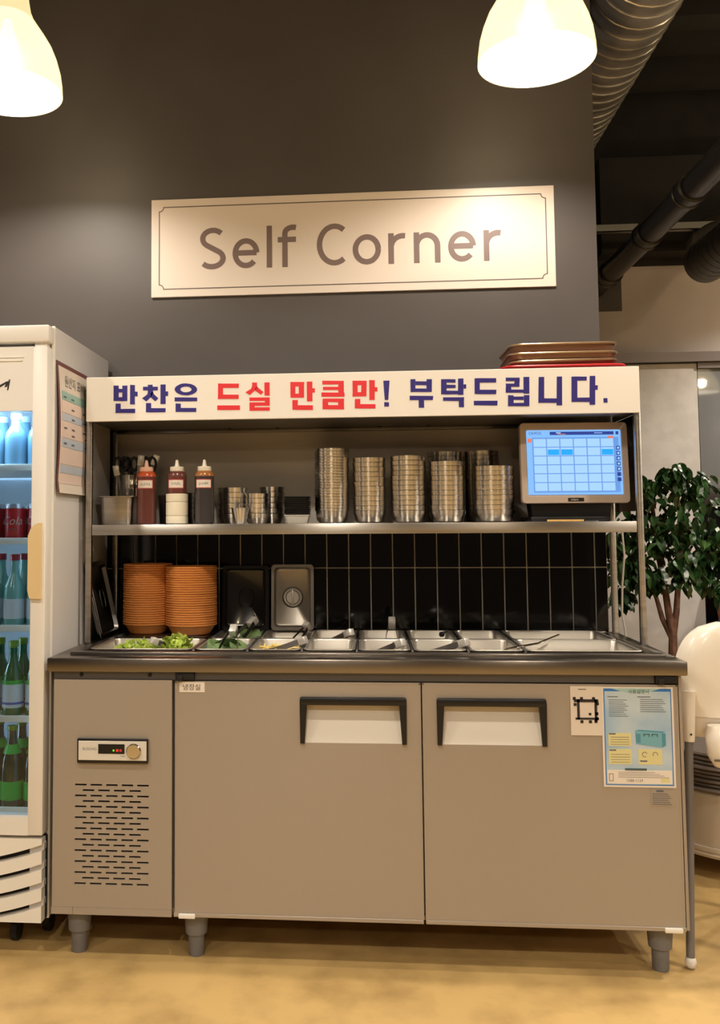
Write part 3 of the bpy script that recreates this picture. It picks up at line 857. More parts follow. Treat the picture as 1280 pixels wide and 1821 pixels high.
# oval lid lying in the right front pan
m = MB(); m.lathe([(.0, .010), (.02, .0095), (.055, .006), (.085, .001), (.088, 0), (.088, -.0015), (.084, -.0015), (.05, .003), (0, .006)], 36, cap0=False, cap1=False, M=Matrix.Translation((1.60, .24, ZR - .040)) @ Matrix.Diagonal((1.1, .8, 1, 1)))
tag(obj('oval_lid', m, 'steel_shiny'), 'shiny oval steel lid lying in the right front pan', 'lid')
# cover plate under the basket stacks
m = MB(); m.loft([(.312, .250, .014, 0, .2445, .528), (.314, .252, .015, .0015, .2445, .528), (.310, .248, .014, .0025, .2445, .528)], cap1=True, M=Matrix.Translation((0, 0, ZR)))
tag(obj('pan_cover', m, 'steel_dark'), 'flat steel cover plate lying under the two basket stacks', 'cover')

def leafy(n, cx, cy, rx, ry, z, hgt, size, seed, gauss=False):
    rnd = random.Random(seed)
    m = MB()
    for i in range(n):
        a, q = rnd.uniform(0, 2 * PI), math.sqrt(rnd.random())
        x, y = cx + rx * q * math.cos(a), cy + ry * q * math.sin(a)
        zz = z + hgt * (1 - q * q) * rnd.uniform(.2, 1)
        M = Matrix.Translation((x, y, zz)) @ Matrix.Rotation(rnd.uniform(0, 6.3), 4, 'Z') @ Matrix.Rotation(rnd.uniform(-1.1, 1.1), 4, 'X') @ Matrix.Rotation(rnd.uniform(-1.1, 1.1), 4, 'Y')
        s = size * rnd.uniform(.6, 1.2)
        vs_, fs = [], []
        G = 4
        for u in range(G + 1):
            for v in range(G + 1):
                uu, vv = u / G - .5, v / G - .5
                ed = max(abs(uu), abs(vv)) * 2
                vs_.append((uu * s * (1 - .25 * abs(vv)), vv * s * (1 - .25 * abs(uu)), s * .22 * ed * rnd.uniform(-1, 1) + s * .3 * (uu * uu + vv * vv)))
        for u in range(G):
            for v in range(G):
                fs.append([u * (G + 1) + v, u * (G + 1) + v + 1, (u + 1) * (G + 1) + v + 1, (u + 1) * (G + 1) + v])
        m.add(vs_, fs, 0, M)
    return m
m = leafy(60, .205, .27, .085, .06, ZR - .045, .048, .040, 3)
m2 = leafy(80, .322, .27, .062, .070, ZR - .042, .070, .038, 5)
m.add(m2.v, m2.f)
m3 = leafy(60, .25, .26, .13, .09, ZR - .085, .03, .05, 8); m.add(m3.v, m3.f)
tag(obj('lettuce', m, 'lettuce'), 'torn curly green lettuce heaped in the wide left pan', 'lettuce', kind='stuff')
# perilla leaves, each its own leaf
def leaf_mesh(L, W, bend, seed):
    rnd = random.Random(seed)
    m = MB(); vs_, fs = [], []
    N = 8
    for i in range(N + 1):
        q = i / N
        hw = W / 2 * (math.sin(PI * min(1, q * .93 + .07)) ** .7) * (1 + .06 * (i % 2))
        for j in (-1, -.5, 0, .5, 1):
            vs_.append((L * (q - .5), hw * j, bend * L * (q - .5) ** 2 * -1 + .16 * W * abs(j) + rnd.uniform(-.0015, .0015)))
    for i in range(N):
        for j in range(4):
            a = i * 5 + j
            fs.append([a, a + 5, a + 6, a + 1])
    return m.add(vs_, fs)
lm = [leaf_mesh(.085, .072, .9, 1), leaf_mesh(.095, .08, .6, 2), leaf_mesh(.075, .065, 1.2, 4)]
lms = None
rnd = random.Random(11)
spots = [(.462, .200, .002), (.505, .215, .006), (.475, .26, .014), (.528, .255, .018), (.452, .30, .012), (.512, .31, .022), (.535, .345, .018), (.47, .35, .014), (.44, .245, -.004), (.55, .20, -.004),
         (.46, .47, .012), (.505, .48, .022), (.54, .47, .026), (.53, .53, .03), (.55, .56, .018), (.48, .56, .014)]
lms = []
for k in range(3):
    o = obj('perilla_leaf', lm[k], 'leaf_green', local=True)
    lms.append(o)
for k, (x, y, dz) in enumerate(spots):
    o = lms[k] if k < 3 else bpy.data.objects.new('perilla_leaf', lms[k % 3].data)
    if k >= 3: COL.objects.link(o)
    o.location = (x, y, ZR - .034 + dz)
    o.rotation_euler = (rnd.uniform(-.45, .45), rnd.uniform(-.5, .5), rnd.uniform(0, 6.3))
    tag(o, 'green perilla leaf in the %s' % ('front heap of the second pan' if k < 10 else 'rear heap behind the second pan'), 'leaf', 'perilla leaves in the %s pan' % ('front' if k < 10 else 'rear'))
def strips(n, x0, x1, y0, y1, z0, z1, L, w, seed):
    rnd = random.Random(seed); m = MB()
    for i in range(n):
        M = Matrix.Translation((rnd.uniform(x0, x1), rnd.uniform(y0, y1), rnd.uniform(z0, z1))) @ Matrix.Rotation(rnd.uniform(0, 6.3), 4, 'Z') @ Matrix.Rotation(rnd.uniform(-.5, .5), 4, 'Y')
        m.tube([(-L / 2, 0, 0), (0, 0, L * rnd.uniform(-.1, .15)), (L / 2, 0, 0)], w, 5, M=M)
    return m
tag(obj('pickle_strips', strips(190, .598, .705, .165, .36, ZR - .07, ZR - .016, .042, .0032, 2), 'pickle'), 'yellow pickle strips filling the third front pan', 'pickles', kind='stuff')
def fill(x0, x1, y0, y1, z, amp, seed):
    rnd = random.Random(seed); m = MB(); vs_, fs = [], []
    G = 10
    for i in range(G + 1):
        for j in range(G + 1):
            vs_.append((x0 + (x1 - x0) * i / G, y0 + (y1 - y0) * j / G, z + rnd.uniform(-amp, amp)))
    for i in range(G):
        for j in range(G):
            a = i * (G + 1) + j
            fs.append([a, a + G + 1, a + G + 2, a + 1])
    n = len(vs_)
    m.add(vs_, fs)
    return m.box(x0, x1, y0, y1, z - .02, z - amp - .001)
tag(obj('sauce', fill(1.243, 1.364, .150, .367, ZR - .030, .004, 3), 'residue'), 'orange sauce left in the seventh front pan', 'sauce', kind='stuff')
tag(obj('sauce', fill(.752, .876, .425, .630, ZR - .034, .004, 4), 'sauce_paste'), 'brown sauce in the rear pan behind the fourth front pan', 'sauce', kind='stuff')

# tongs
def tongs(P, T, spread, label, w=.017, clampL=.03):
    P, T = Vector(P), Vector(T)
    ax = (T - P); L = ax.length; ax.normalize()
    side = ax.cross(Vector((0, 0, 1)))
    side = side.normalized() if side.length > .1 else Vector((1, 0, 0))
    up = side.cross(ax)
    M = Matrix(((side.x, ax.x, up.x, P.x), (side.y, ax.y, up.y, P.y), (side.z, ax.z, up.z, P.z), (0, 0, 0, 1)))
    base = Vector(P)
    t = thing('serving_tongs', label, 'tongs', tuple(base))
    for s in (-1, 1):
        m = MB()
        n = 8
        vs_, fs = [], []
        for i in range(n + 1):
            q = i / n
            off = s * (.006 + (spread / 2 - .006) * math.sin(q * PI / 2))
            ww = w * (1 - .35 * q) if q < .8 else w * (.72 + (q - .8) * 2.2)
            for dz in (-1, 1):
                vs_.append((off, q * L, dz * ww / 2)); vs_.append((off + s * .0014, q * L, dz * ww / 2))
        for i in range(n):
            a = i * 4; b = a + 4
            fs += [[a, a + 2, b + 2, b], [a + 1, b + 1, b + 3, a + 3], [a, b, b + 1, a + 1], [a + 2, a + 3, b + 3, b + 2]]
        fs += [[0, 1, 3, 2], [n * 4, n * 4 + 2, n * 4 + 3, n * 4 + 1]]
        m.add(vs_, fs, 0, M)
        obj('arm', m, 'steel_dark', t)
    c = MB(); c.box(-.0115, .0115, -.008, clampL, -.0115, .0115, bev=.003, M=M)
    obj('spring_clamp', c, 'clamp_steel', t)
    return t
tongs((.262, .225, .874), (.325, .285, .835), .05, 'short steel tongs half buried in the lettuce')
tongs((.505, .300, .906), (.500, .205, .850), .055, 'steel tongs standing in the front perilla pan')
tongs((.547, .500, .912), (.500, .44, .860), .045, 'steel tongs standing in the rear perilla pan')
tongs((.736, .190, .882), (.640, .24, .845), .05, 'steel tongs resting across the yellow pickle pan')
tongs((.873, .420, .880), (.80, .50, .836), .04, 'steel tongs lying in the brown sauce pan')
tongs((1.010, .460, .916), (1.008, .52, .805), .045, 'steel tongs standing upright in the empty rear pan')
tongs((1.030, .165, .879), (.945, .25, .830), .05, 'steel tongs lying in the fifth front pan')
tongs((1.218, .165, .881), (1.12, .26, .836), .05, 'steel tongs leaning on the right rim of the sixth front pan')
tongs((.726, .500, .893), (.69, .44, .850), .03, 'thin tongs leaning in the pan below the steel lid', w=.008, clampL=.012)
t = thing('spoon', 'long-handled steel spoon lying across the right front pan', 'spoon', (1.511, .30, .884))
m = MB(); m.tube([(1.518, .305, .888), (1.44, .23, .8705), (1.345, .15, .8665), (1.325, .165, .855)], [.0032, .0032, .003, .003], 8)
obj('handle', m, 'steel_shiny', t)
m = MB(); m.lathe([(0, -.006), (.012, -.005), (.02, .0), (.0195, .0008), (.011, -.004), (0, -.005)], 18, cap0=False, cap1=False, M=Matrix.Translation((1.318, .18, .850)))
obj('spoon_bowl', m, 'steel_shiny', t)
m = MB(); m.lathe([(.006, 0), (.009, .004), (.009, .012), (.005, .016)], 14, c=(1.172, .452, .8635)); m.tube([(1.172, .452, .872), (1.19, .452, .884)], .004, 8)
tag(obj('lid_knob', m, 'black_plastic'), 'small dark knob clipped to the rear pan rim behind the sixth front pan', 'knob')

# ================================================================== BASKET STACKS AND LIDS
bm_ = MB()
bm_.lathe([(.050, 0), (.0615, .0015), (.0655, .006), (.076, .026), (.0785, .0305), (.0825, .0300), (.0850, .0320), (.0850, .0352), (.0825, .0370), (.0775, .0368), (.0745, .0290), (.0630, .0070), (.058, .0035)], 40)
bproto = None
def basket_stack(x, y, n, which, sc):
    global bproto
    rnd = random.Random(n)
    for k in range(n):
        if bproto is None:
            bproto = obj('round_basket', bm_, 'basket', local=True); o = bproto
        else:
            o = bproto.copy(); COL.objects.link(o)
        o.location = (x + rnd.uniform(-.0008, .0008), y + rnd.uniform(-.0008, .0008), ZR + .003 + k * .0077)
        o.scale = (sc, sc, 1)
        o.rotation_euler = (0, 0, rnd.uniform(0, 6.3))
        tag(o, 'round orange-brown basket, %s in the %s stack' % (rank(k, n), which), 'basket', 'baskets in the %s stack' % which)
basket_stack(.172, .53, 27, 'left orange', 1.0)
basket_stack(.330, .50, 26, 'right orange', 1.04)

def gn_lid(w, h, M, label, m1, knob, name='rectangular_lid'):
    t = thing(name, label, 'lid', tuple(M.translation))
    p = MB()
    p.loft([(w - .028, h - .028, .014, -.0115), (w - .024, h - .024, .014, -.001), (w, h, .014, 0), (w, h, .014, .002), (w - .002, h - .002, .013, .003), (w - .022, h - .022, .014, .003), (w - .026, h - .026, .014, .005), (w - .034, h - .034, .014, -.008), (w - .038, h - .038, .014, -.009)], cap1=True, M=M)
    obj('lid_plate', p, m1, t)
    k = MB()
    if knob == 'round':
        k.lathe([(.037, -.0092), (.037, -.0082), (.0335, -.0075), (.0335, -.0082)], 40, cap0=False, cap1=False, M=M)
        obj('groove_shade', k, 'black_plastic', t)  # black ring laid on in place of the shade inside a pressed groove
        k = MB(); k.lathe([(.0335, -.0085), (.033, -.0055), (.030, -.003), (.027, -.0045), (.024, -.0078), (0, -.0080)], 40, cap1=False, M=M)
        obj('handle_recess', k, 'clamp_steel', t)
        k = MB(); k.lathe([(.0245, -.0079), (.0245, -.0070), (.0225, -.0068), (.0225, -.0076)], 40, cap0=False, cap1=False, M=M)
        obj('groove_shade', k, 'black_plastic', t)
        g = MB(); g.box(-.0035, .0035, -.027, .027, -.009, .003, bev=.0025, M=M)
        obj('handle', g, 'clamp_steel', t)
    else:
        for s in (-1, 1):
            k.tube([(s * .012 * 1.0 + s * .012 * math.cos(a * PI / 6), .03 * math.sin(a * PI / 6), .0015) for a in range(-3, 4)], .0018, 6, M=M)
        obj('handle', k, m1, t)
    return t
def lean(x, y, z, w, h, tilt, yaw=0):
    """lid standing on its short edge and leaning back; centre of plate"""
    return Matrix.Translation((x, y, z)) @ Matrix.Rotation(yaw, 4, 'Z') @ Matrix.Rotation(PI / 2 - tilt, 4, 'X') 
gn_lid(.168, .232, lean(.500, .638, .9755, 0, 0, .09), 'dark see-through plastic lid leaning on the black tiles', 'lid_plastic', 'oval')
gn_lid(.152, .232, lean(.667, .636, .9785, 0, 0, .09), 'steel lid with round recessed handle leaning on the black tiles', 'lid_steel', 'round')
# lid at the left, leaning sideways against the post
M = Matrix.Translation((.022, .49, .985)) @ Matrix.Rotation(math.radians(-13), 4, 'Y') @ Matrix.Rotation(PI / 2, 4, 'Y') @ Matrix.Rotation(PI / 2, 4, 'Z')
gn_lid(.232, .258, M, 'dark steel lid leaning sideways against the left posts beside the baskets', 'steel_dark', 'oval')

# ================================================================== ON THE SHELF
SZ = 1.2378
def bowl_mesh(R, h, kind):
    m = MB()
    if kind == 'deep':
        m.lathe([(.50 * R, 0), (.74 * R, .0025), (.88 * R, .012), (.93 * R, .024), (.945 * R, h - .0092), (R - .0012, h - .0086), (R - .0002, h - .005), (R, h - .0004), (R - .0008, h), (R - .0018, h - .001), (R - .0024, h - .0075), (.92 * R, h - .012), (.91 * R, .024), (.86 * R, .013), (.72 * R, .004), (.50 * R, .0014)], 40)
    elif kind == 'cup':
        m.lathe([(.55 * R, 0), (.74 * R, .0015), (.84 * R, .010), (.90 * R, h - .0165), (R - .003, h - .0158), (R, h - .0006), (R - .0008, h), (R - .0016, h - .001), (R - .0045, h - .014), (.87 * R, h - .0175), (.82 * R, .011), (.72 * R, .003), (.55 * R, .0014)], 36)
    else:
        m.lathe([(.55 * R, 0), (.80 * R, .003), (.90 * R, .012), (.93 * R, h - .0155), (R - .0022, h - .0148), (R - .0010, h - .009), (R, h - .0006), (R - .0008, h), (R - .0018, h - .001), (R - .0034, h - .013), (.91 * R, h - .0165), (.88 * R, .013), (.78 * R, .0045), (.55 * R, .0014)], 40)
    return m
def bowl_stack(name, cat, x, y, R, h, n, sp, kind, which, jit=.0009, mt='steel_bowl'):
    p = None
    rnd = random.Random(int(x * 1000))
    for k in range(n):
        if p is None:
            p = obj(name, bowl_mesh(R, h, kind), mt, local=True); o = p
        else:
            o = p.copy(); COL.objects.link(o)
        o.location = (x + rnd.uniform(-jit, jit), y + rnd.uniform(-jit, jit), SZ + .0002 + k * sp)
        o.rotation_euler = (rnd.uniform(-.006, .006) if k else 0, rnd.uniform(-.006, .006) if k else 0, rnd.uniform(0, 6.3))
        tag(o, 'steel %s, %s in the %s' % (name.split('_')[-1], rank(k, n), which), cat, '%ss in the %s' % (cat, which))
bowl_stack('steel_bowl', 'bowl', .817, .45, .058, .050, 22, .0094, 'deep', 'tallest thin-ringed stack')
bowl_stack('steel_bowl', 'bowl', .941, .45, .0555, .040, 12, .0160, 'bowl', 'stack right of the tallest one')
bowl_stack('steel_bowl', 'bowl', 1.070, .45, .0600, .040, 12, .0164, 'bowl', 'middle front bowl stack')
bowl_stack('steel_bowl', 'bowl', 1.197, .44, .0590, .040, 11, .0160, 'bowl', 'fourth front stack, before a taller one')
bowl_stack('steel_bowl', 'bowl', 1.347, .44, .0680, .040, 10, .0158, 'bowl', 'widest front stack beside the screen')
bowl_stack('steel_bowl', 'bowl', 1.200, .572, .0600, .040, 13, .0168, 'bowl', 'rear stack behind the fourth front stack')
bowl_stack('steel_bowl', 'bowl', 1.328, .580, .0590, .040, 13, .0170, 'bowl', 'rear stack behind the widest front stack')
bowl_stack('steel_cup', 'cup', .490, .44, .042, .034, 6, .0174, 'cup', 'left short cup stack')
bowl_stack('steel_cup', 'cup', .566, .42, .0405, .034, 5, .0165, 'cup', 'right short front cup stack')
bowl_stack('steel_cup', 'cup', .606, .53, .0430, .034, 6, .0185, 'cup', 'rear stack beside the square dishes')
bowl_stack('steel_cup', 'cup', .452, .56, .0400, .034, 6, .0185, 'cup', 'rear stack behind the dark bottle')
bowl_stack('steel_cup', 'cup', .345, .53, .0400, .034, 5, .0185, 'cup', 'rear stack between taped and dark bottles', mt='steel_dark')
m = MB(); m.lathe([(.0155, 0), (.0185, .001), (.0195, .006), (.0275, .040), (.0285, .052), (.0275, .052), (.0262, .040), (.0185, .007), (.015, .003)], 28, c=(.518, .362, SZ))
tag(obj('steel_cup', m, 'steel_bowl'), 'single small steel cup standing before the two short cup stacks', 'cup')
p = None
for k in range(10):
    if p is None:
        m = MB(); m.loft([(.064, .064, .008, 0), (.068, .068, .010, .002), (.080, .080, .010, .024), (.086, .086, .010, .026), (.086, .086, .010, .028), (.079, .079, .010, .027), (.066, .066, .010, .004), (.062, .062, .008, .003)], cap1=True)
        p = obj('square_dish', m, 'black_plastic', local=True); o = p
        pw = p.data.copy(); pw.materials[0] = MATS['pocket_white']
    else:
        o = p.copy(); COL.objects.link(o)
    o.location = (.701, .44, SZ + .0002 + k * .0068)
    o.rotation_euler = (0, .012 * math.sin(k * 2.1) if k else 0, .03 * math.sin(k * 1.7))
    if k == 9: p.data = pw
    tag(o, '%s square dish, %s in the flat stack by the tallest bowls' % ('white' if k == 0 else 'black', rank(k, 10)), 'dish', 'square dishes in one stack')

# squeeze bottles
def squeeze(x, y, low, top, noz, label, tape=False):
    t = thing('squeeze_bottle', label, 'bottle', (x, y, SZ))
    m = MB(); m.lathe([(.028, 0), (.0320, .003), (.0325, .01), (.0318, .08), (.0325, .150), (.0325, .158)], 32, cap1=False)
    m.lathe([(.0325, .158), (.0315, .166), (.027, .173), (.022, .176), (.022, .178)], 32, cap0=False, mi=1)
    obj('bottle_body', m, [low, top], t, local=True)
    m = MB(); m.lathe([(.0225, .176), (.0232, .178), (.0232, .189), (.021, .191), (.009, .192), (.0075, .196), (.0045, .212), (.0035, .214)], 28)
    obj('nozzle_cap', m, noz, t, local=True)
    lb = MB(); vs_, fs = [], []
    def curved(mb, a0, a1, z0, z1, r, mi):
        n = 10; v_, f_ = [], []
        for i in range(n + 1):
            a = math.radians(a0 + (a1 - a0) * i / n)
            v_ += [(r * math.sin(a), -r * math.cos(a), z0), (r * math.sin(a), -r * math.cos(a), z1)]
        for i in range(n): f_.append([2 * i, 2 * i + 2, 2 * i + 3, 2 * i + 1])
        mb.add(v_, f_, mi)
    curved(lb, -46, 52, .118, .148, .0331, 0)
    curved(lb, -42, 48, .1205, .1455, .0333, 1)
    lo = obj('label', lb, ['label_red', 'paper'], t, local=True)
    tx = MB()
    rn = random.Random(int(x * 1000))
    for k in range(9):                      # faint hand-written marks
        xx = -.013 + .0036 * k; zz = .128 + rn.uniform(0, .003); hh = rn.uniform(.004, .010); ww = rn.uniform(.0008, .0024)
        q = [(xx, zz), (xx + ww, zz), (xx + ww, zz + hh), (xx, zz + hh)]
        tx.add([(.0335 * math.sin(u / .0335), -.0335 * math.cos(u / .0335), v) for u, v in q], [[0, 1, 2, 3]])
    obj('label_print', tx, 'ink_soft', lo, local=True, flat=True)
    if tape:
        for z0, z1 in ((.002, .028), (.028, .074), (.074, .101)):
            r = MB(); r.lathe([(.0328, z0), (.0362, z0 + .001), (.0366, z0 + .004), (.0366, z1 - .004), (.0362, z1 - .001), (.0328, z1)], 32, cap0=False, cap1=False)
            obj('tape_band', r, 'tape_white', t, local=True)
    return t
squeeze(.2005, .385, 'sauce_red', 'sauce_orange', 'nozzle_pink', 'squeeze bottle of red sauce with orange shoulder and pink nozzle')
squeeze(.3035, .385, 'sauce_red', 'sauce_red', 'nozzle_white', 'squeeze bottle wrapped in wide white tape bands', tape=True)
squeeze(.3960, .385, 'sauce_dark', 'sauce_amber', 'nozzle_white', 'squeeze bottle of dark sauce with amber shoulder')
m = MB(); m.lathe([(.026, 0), (.029, .002), (.033, .085), (.0345, .100), (.0335, .100), (.031, .085), (.027, .005), (.02, .004)], 28, c=(.247, .51, SZ))
tag(obj('steel_cup', m, 'steel_dark'), 'plain grey steel cup behind and between the two red sauce bottles', 'cup')
# small deep pan at the left of the shelf
m = MB(); m.loft([(.100, .084, .014, 0), (.104, .088, .016, .004), (.112, .098, .018, .090), (.127, .112, .012, .0915), (.128, .113, .012, .094), (.112, .098, .018, .094), (.109, .095, .016, .088), (.098, .082, .014, .006)], cap1=True, M=Matrix.Translation((.1035, .405, SZ)))
tag(obj('steel_pan', m, 'steel'), 'small deep steel pan at the left end of the shelf', 'pan')
# utensil canister and utensils standing in it
m = MB(); m.lathe([(.036, 0), (.040, .002), (.041, .12), (.0425, .125), (.0425, .145), (.041, .15), (.043, .172), (.0415, .172), (.0395, .15), (.0395, .006), (.03, .005)], 32, c=(.118, .525, SZ))
tag(obj('utensil_canister', m, 'steel_shiny'), 'steel utensil canister holding scissors and tongs behind the small pan', 'canister')
def scissors(x, y, dx, label):
    t = thing('scissors', label, 'scissors', (x, y, SZ + .03))
    for s in (-1, 1):
        h = MB()
        top = Vector((x + dx, y, SZ + .212))
        h.tube([top + Vector((s * .012 + .013 * math.cos(a * PI / 8), 0, .022 * math.sin(a * PI / 8))) for a in range(17)], .0052, 7)
        h.tube([top + Vector((s * .006, 0, -.02)), (x + dx * .5, y, SZ + .15)], .0052, 7)
        obj('grip', h, 'black_plastic', t)
        b = MB(); b.tube([(x + dx * .5, y, SZ + .155), (x - s * .004, y, SZ + .02)], [.005, .002], 6)
        obj('blade', b, 'steel_shiny', t)
scissors(.100, .515, -.022, 'black-handled scissors at the left of the utensil canister')
scissors(.112, .528, -.002, 'black-handled scissors in the middle of the utensil canister')
scissors(.135, .525, .040, 'black-handled scissors behind the red sauce bottle')
tongs((.148, .528, SZ + .235), (.128, .525, SZ + .05), .018, 'upright steel tongs in the utensil canister', w=.02)
tongs((.200, .535, SZ + .235), (.140, .53, SZ + .05), .02, 'steel tongs leaning right in the utensil canister', w=.02)
tongs((.060, .520, SZ + .200), (.098, .525, SZ + .03), .012, 'thin steel tongs leaning left out of the canister', w=.012)

# point-of-sale screen
ps = thing('order_screen', 'beige order touchscreen glowing blue at the right end of the shelf', 'screen', (1.596, .40, SZ))
TILT = Matrix.Translation((1.604, .408, 1.4285)) @ Matrix.Rotation(.05, 4, 'Z') @ Matrix.Rotation(-.06, 4, 'X') @ Matrix.Diagonal((1.012, 1, 1.012, 1))
m = MB()
W2, H2 = .171, .1305
m.loft([(2 * W2 - .02, 2 * H2 - .02, .008, -.045), (2 * W2 - .004, 2 * H2 - .004, .010, -.030), (2 * W2, 2 * H2, .012, -.006), (2 * W2 - .003, 2 * H2 - .003, .012, 0), (.305, .215, .008, 0), (.300, .210, .006, -.004)], cap1=True,
       M=TILT @ Matrix.Rotation(PI / 2, 4, 'X'))
hs_ = obj('housing', m, 'bezel', ps)
TS = TILT
sc = MB()
y0 = .0025
def sq(x0, x1, z0, z1, mi, dy):
    sc.add([(x0, y0 - dy, z0), (x1, y0 - dy, z0), (x1, y0 - dy, z1), (x0, y0 - dy, z1)], [[0, 1, 2, 3]], mi, TS @ Matrix.Translation((0, 0, .002)))
sq(-.150, .150, -.105, .105, 0, 0)
sq(-.132, .142, -.098, .080, 2, .0004)
for r in range(6):
    for c in range(6):
        cx0 = -.128 + c * .0428; cz1 = .0755 - r * .0285
        hot = (r, c) in ((1, 1), (1, 2), (1, 5))
        sq(cx0, cx0 + .0395, cz1 - .0255, cz1, 1, .0008)
        if hot: sq(cx0 + .0015, cx0 + .038, cz1 - .024, cz1 - .006, 3, .0012)
sq(-.075, .128, .088, .0985, 4, .0008)
sq(.134, .143, .088, .0985, 4, .0008)
sq(.108, .127, .0765, .0835, 5, .0014)
sq(-.147, -.134, .064, .077, 5, .0014)
for k in range(7):
    zc = .045 - k * .017
    sq(.1335, .1455, zc - .006, zc + .006, 4, .0010)
    if k < 5: sq(.1365, .1430, zc - .0035, zc + .003, 1, .0014)
sq(.066, .092, .0925, .0945, 1, .0013); sq(-.055, -.040, .093, .0965, 1, .0013); sq(-.05, -.025, .0895, .0915, 5, .0013)
sco = obj('display', sc, ['screen_bg', 'screen_cell', 'screen_grid', 'screen_cyan', 'screen_navy', 'screen_orange'], ps, flat=True)
tx = MB(); text_into(tx, 'OKPOS', .0125, TS @ Matrix.Translation((-.143, .0012, .0915)) @ Matrix.Rotation(PI / 2, 4, 'X'))
obj('display_text', tx, 'screen_navy', ps, flat=True)
bd = MB(); bd.box(-.026, .024, -.0012, .004, -.1245, -.1135, M=TILT)
bdo = obj('badge', bd, 'black_plastic', hs_)
tx = MB(); text_into(tx, 'unipos', .009, TILT @ Matrix.Translation((-.0175, -.0014, -.1215)) @ Matrix.Rotation(PI / 2, 4, 'X'))
obj('badge_text', tx, 'pocket_white', hs_, flat=True)
m = MB()
m.polyxz([(1.470, SZ), (1.712, SZ), (1.722, 1.325), (1.460, 1.325)], .42, .50)
m.box(1.455, 1.700, .375, .56, SZ, SZ + .016, bev=.004)
obj('stand', m, 'black_plastic', ps)
m = MB(); m.box(1.499, 1.612, .336, .345, SZ, SZ + .006, bev=.0015)
tag(obj('wooden_stick', m, 'wood_yellow'), 'yellow wooden stick lying on the shelf edge below the order screen', 'stick')
m = MB(); m.box(1.618, 1.656, .338, .345, SZ, SZ + .003, bev=.001)
tag(obj('metal_stick', m, 'steel_dark'), 'short grey metal stick beside the yellow wooden one', 'stick')

# trays piled on top of the canopy
def tray(x, y, z, w, d, h, rx, ry, rz, m1, m2, label):
    M = Matrix.Translation((x, y, z)) @ Matrix.Rotation(rz, 4, 'Z') @ Matrix.Rotation(ry, 4, 'Y') @ Matrix.Rotation(rx, 4, 'X')
    t = thing('serving_tray', label, 'tray', (x, y, z), 'trays piled on the canopy')
    m = MB(); m.loft([(w - .034, d - .034, .03, 0), (w - .020, d - .020, .04, .004), (w - .010, d - .010, .04, h - .004), (w - .014, d - .014, .04, h - .004), (w - .026, d - .026, .036, .006), (w - .040, d - .040, .03, .0025)], cap1=True, M=M)
    obj('tray_body', m, m1, t)
    r = MB(); r.loft([(w - .016, d - .016, .04, h - .007), (w - .002, d - .002, .045, h - .007), (w, d, .045, h - .003), (w - .004, d - .004, .044, h), (w - .016, d - .016, .04, h - .002)], cap0=False, M=M)
    obj('tray_rim', r, m2, t)
tray(1.565, .475, 1.7145, .395, .30, .022, 0, 0, .0, 'tray_red', 'tray_red', 'red tray at the bottom of the pile on the canopy')
tray(1.565, .470, 1.7335, .345, .27, .022, 0, -.014, .02, 'tray_brown', 'tray_rim', 'brown tray lying on the red one on the canopy')
tray(1.568, .470, 1.7560, .350, .27, .024, 0, 0, -.03, 'tray_brown', 'tray_rim', 'second brown tray from the top of the pile')
tray(1.566, .470, 1.7790, .345, .27, .030, 0, -.006, .01, 'tray_brown', 'tray_rim', 'topmost brown tray of the pile on the canopy')
# ================================================================== DRINKS FRIDGE AT THE LEFT
FX0, FX1 = -.72, -.0115
fr = thing('drinks_fridge', 'white glass-door drinks fridge standing left of the counter', 'fridge', (-.36, .35, 0))
m = MB()
m.box(FX1 - .030, FX1, .075, .668, .09, 1.843, bev=.003)      # right side
m.box(FX0, FX0 + .03, .075, .668, .09, 1.843, bev=.003)
m.box(FX0 + .01, FX1 - .01, .645, .666, .093, 1.840)
m.box(FX0 + .01, FX1 - .01, .078, .66, 1.61, 1.840)
m.box(FX0 + .01, FX1 - .01, .078, .66, .093, .372)
obj('cabinet_shell', m, 'fridge_side', fr)
m = MB(); m.box(FX1 - .0085, FX1 + .0012, .070, .0775, .09, 1.843, bev=.001, seg=1)
obj('corner_strip', m, 'white_plastic', fr)
m = MB(); m.box(FX0 + .01, -.012, .022, .078, 1.786, 1.838, bev=.006)
obj('top_cap', m, 'white_sheet', fr)
obj('hinge_block', MB().box(-.060, -.024, .035, .075, 1.772, 1.787, bev=.002), 'white_plastic', fr)
# inside lining
m = MB()
m.box(FX0 + .03, FX1 - .03, .638, .645, .372, 1.61)
m.box(FX0 + .03, FX0 + .035, .08, .645, .372, 1.61); m.box(FX1 - .035, FX1 - .03, .08, .645, .372, 1.61)
m.box(FX0 + .03, FX1 - .03, .08, .645, .372, .380); m.box(FX0 + .03, FX1 - .03, .08, .645, 1.600, 1.61)
obj('inner_lining', m, 'fridge_inner', fr)
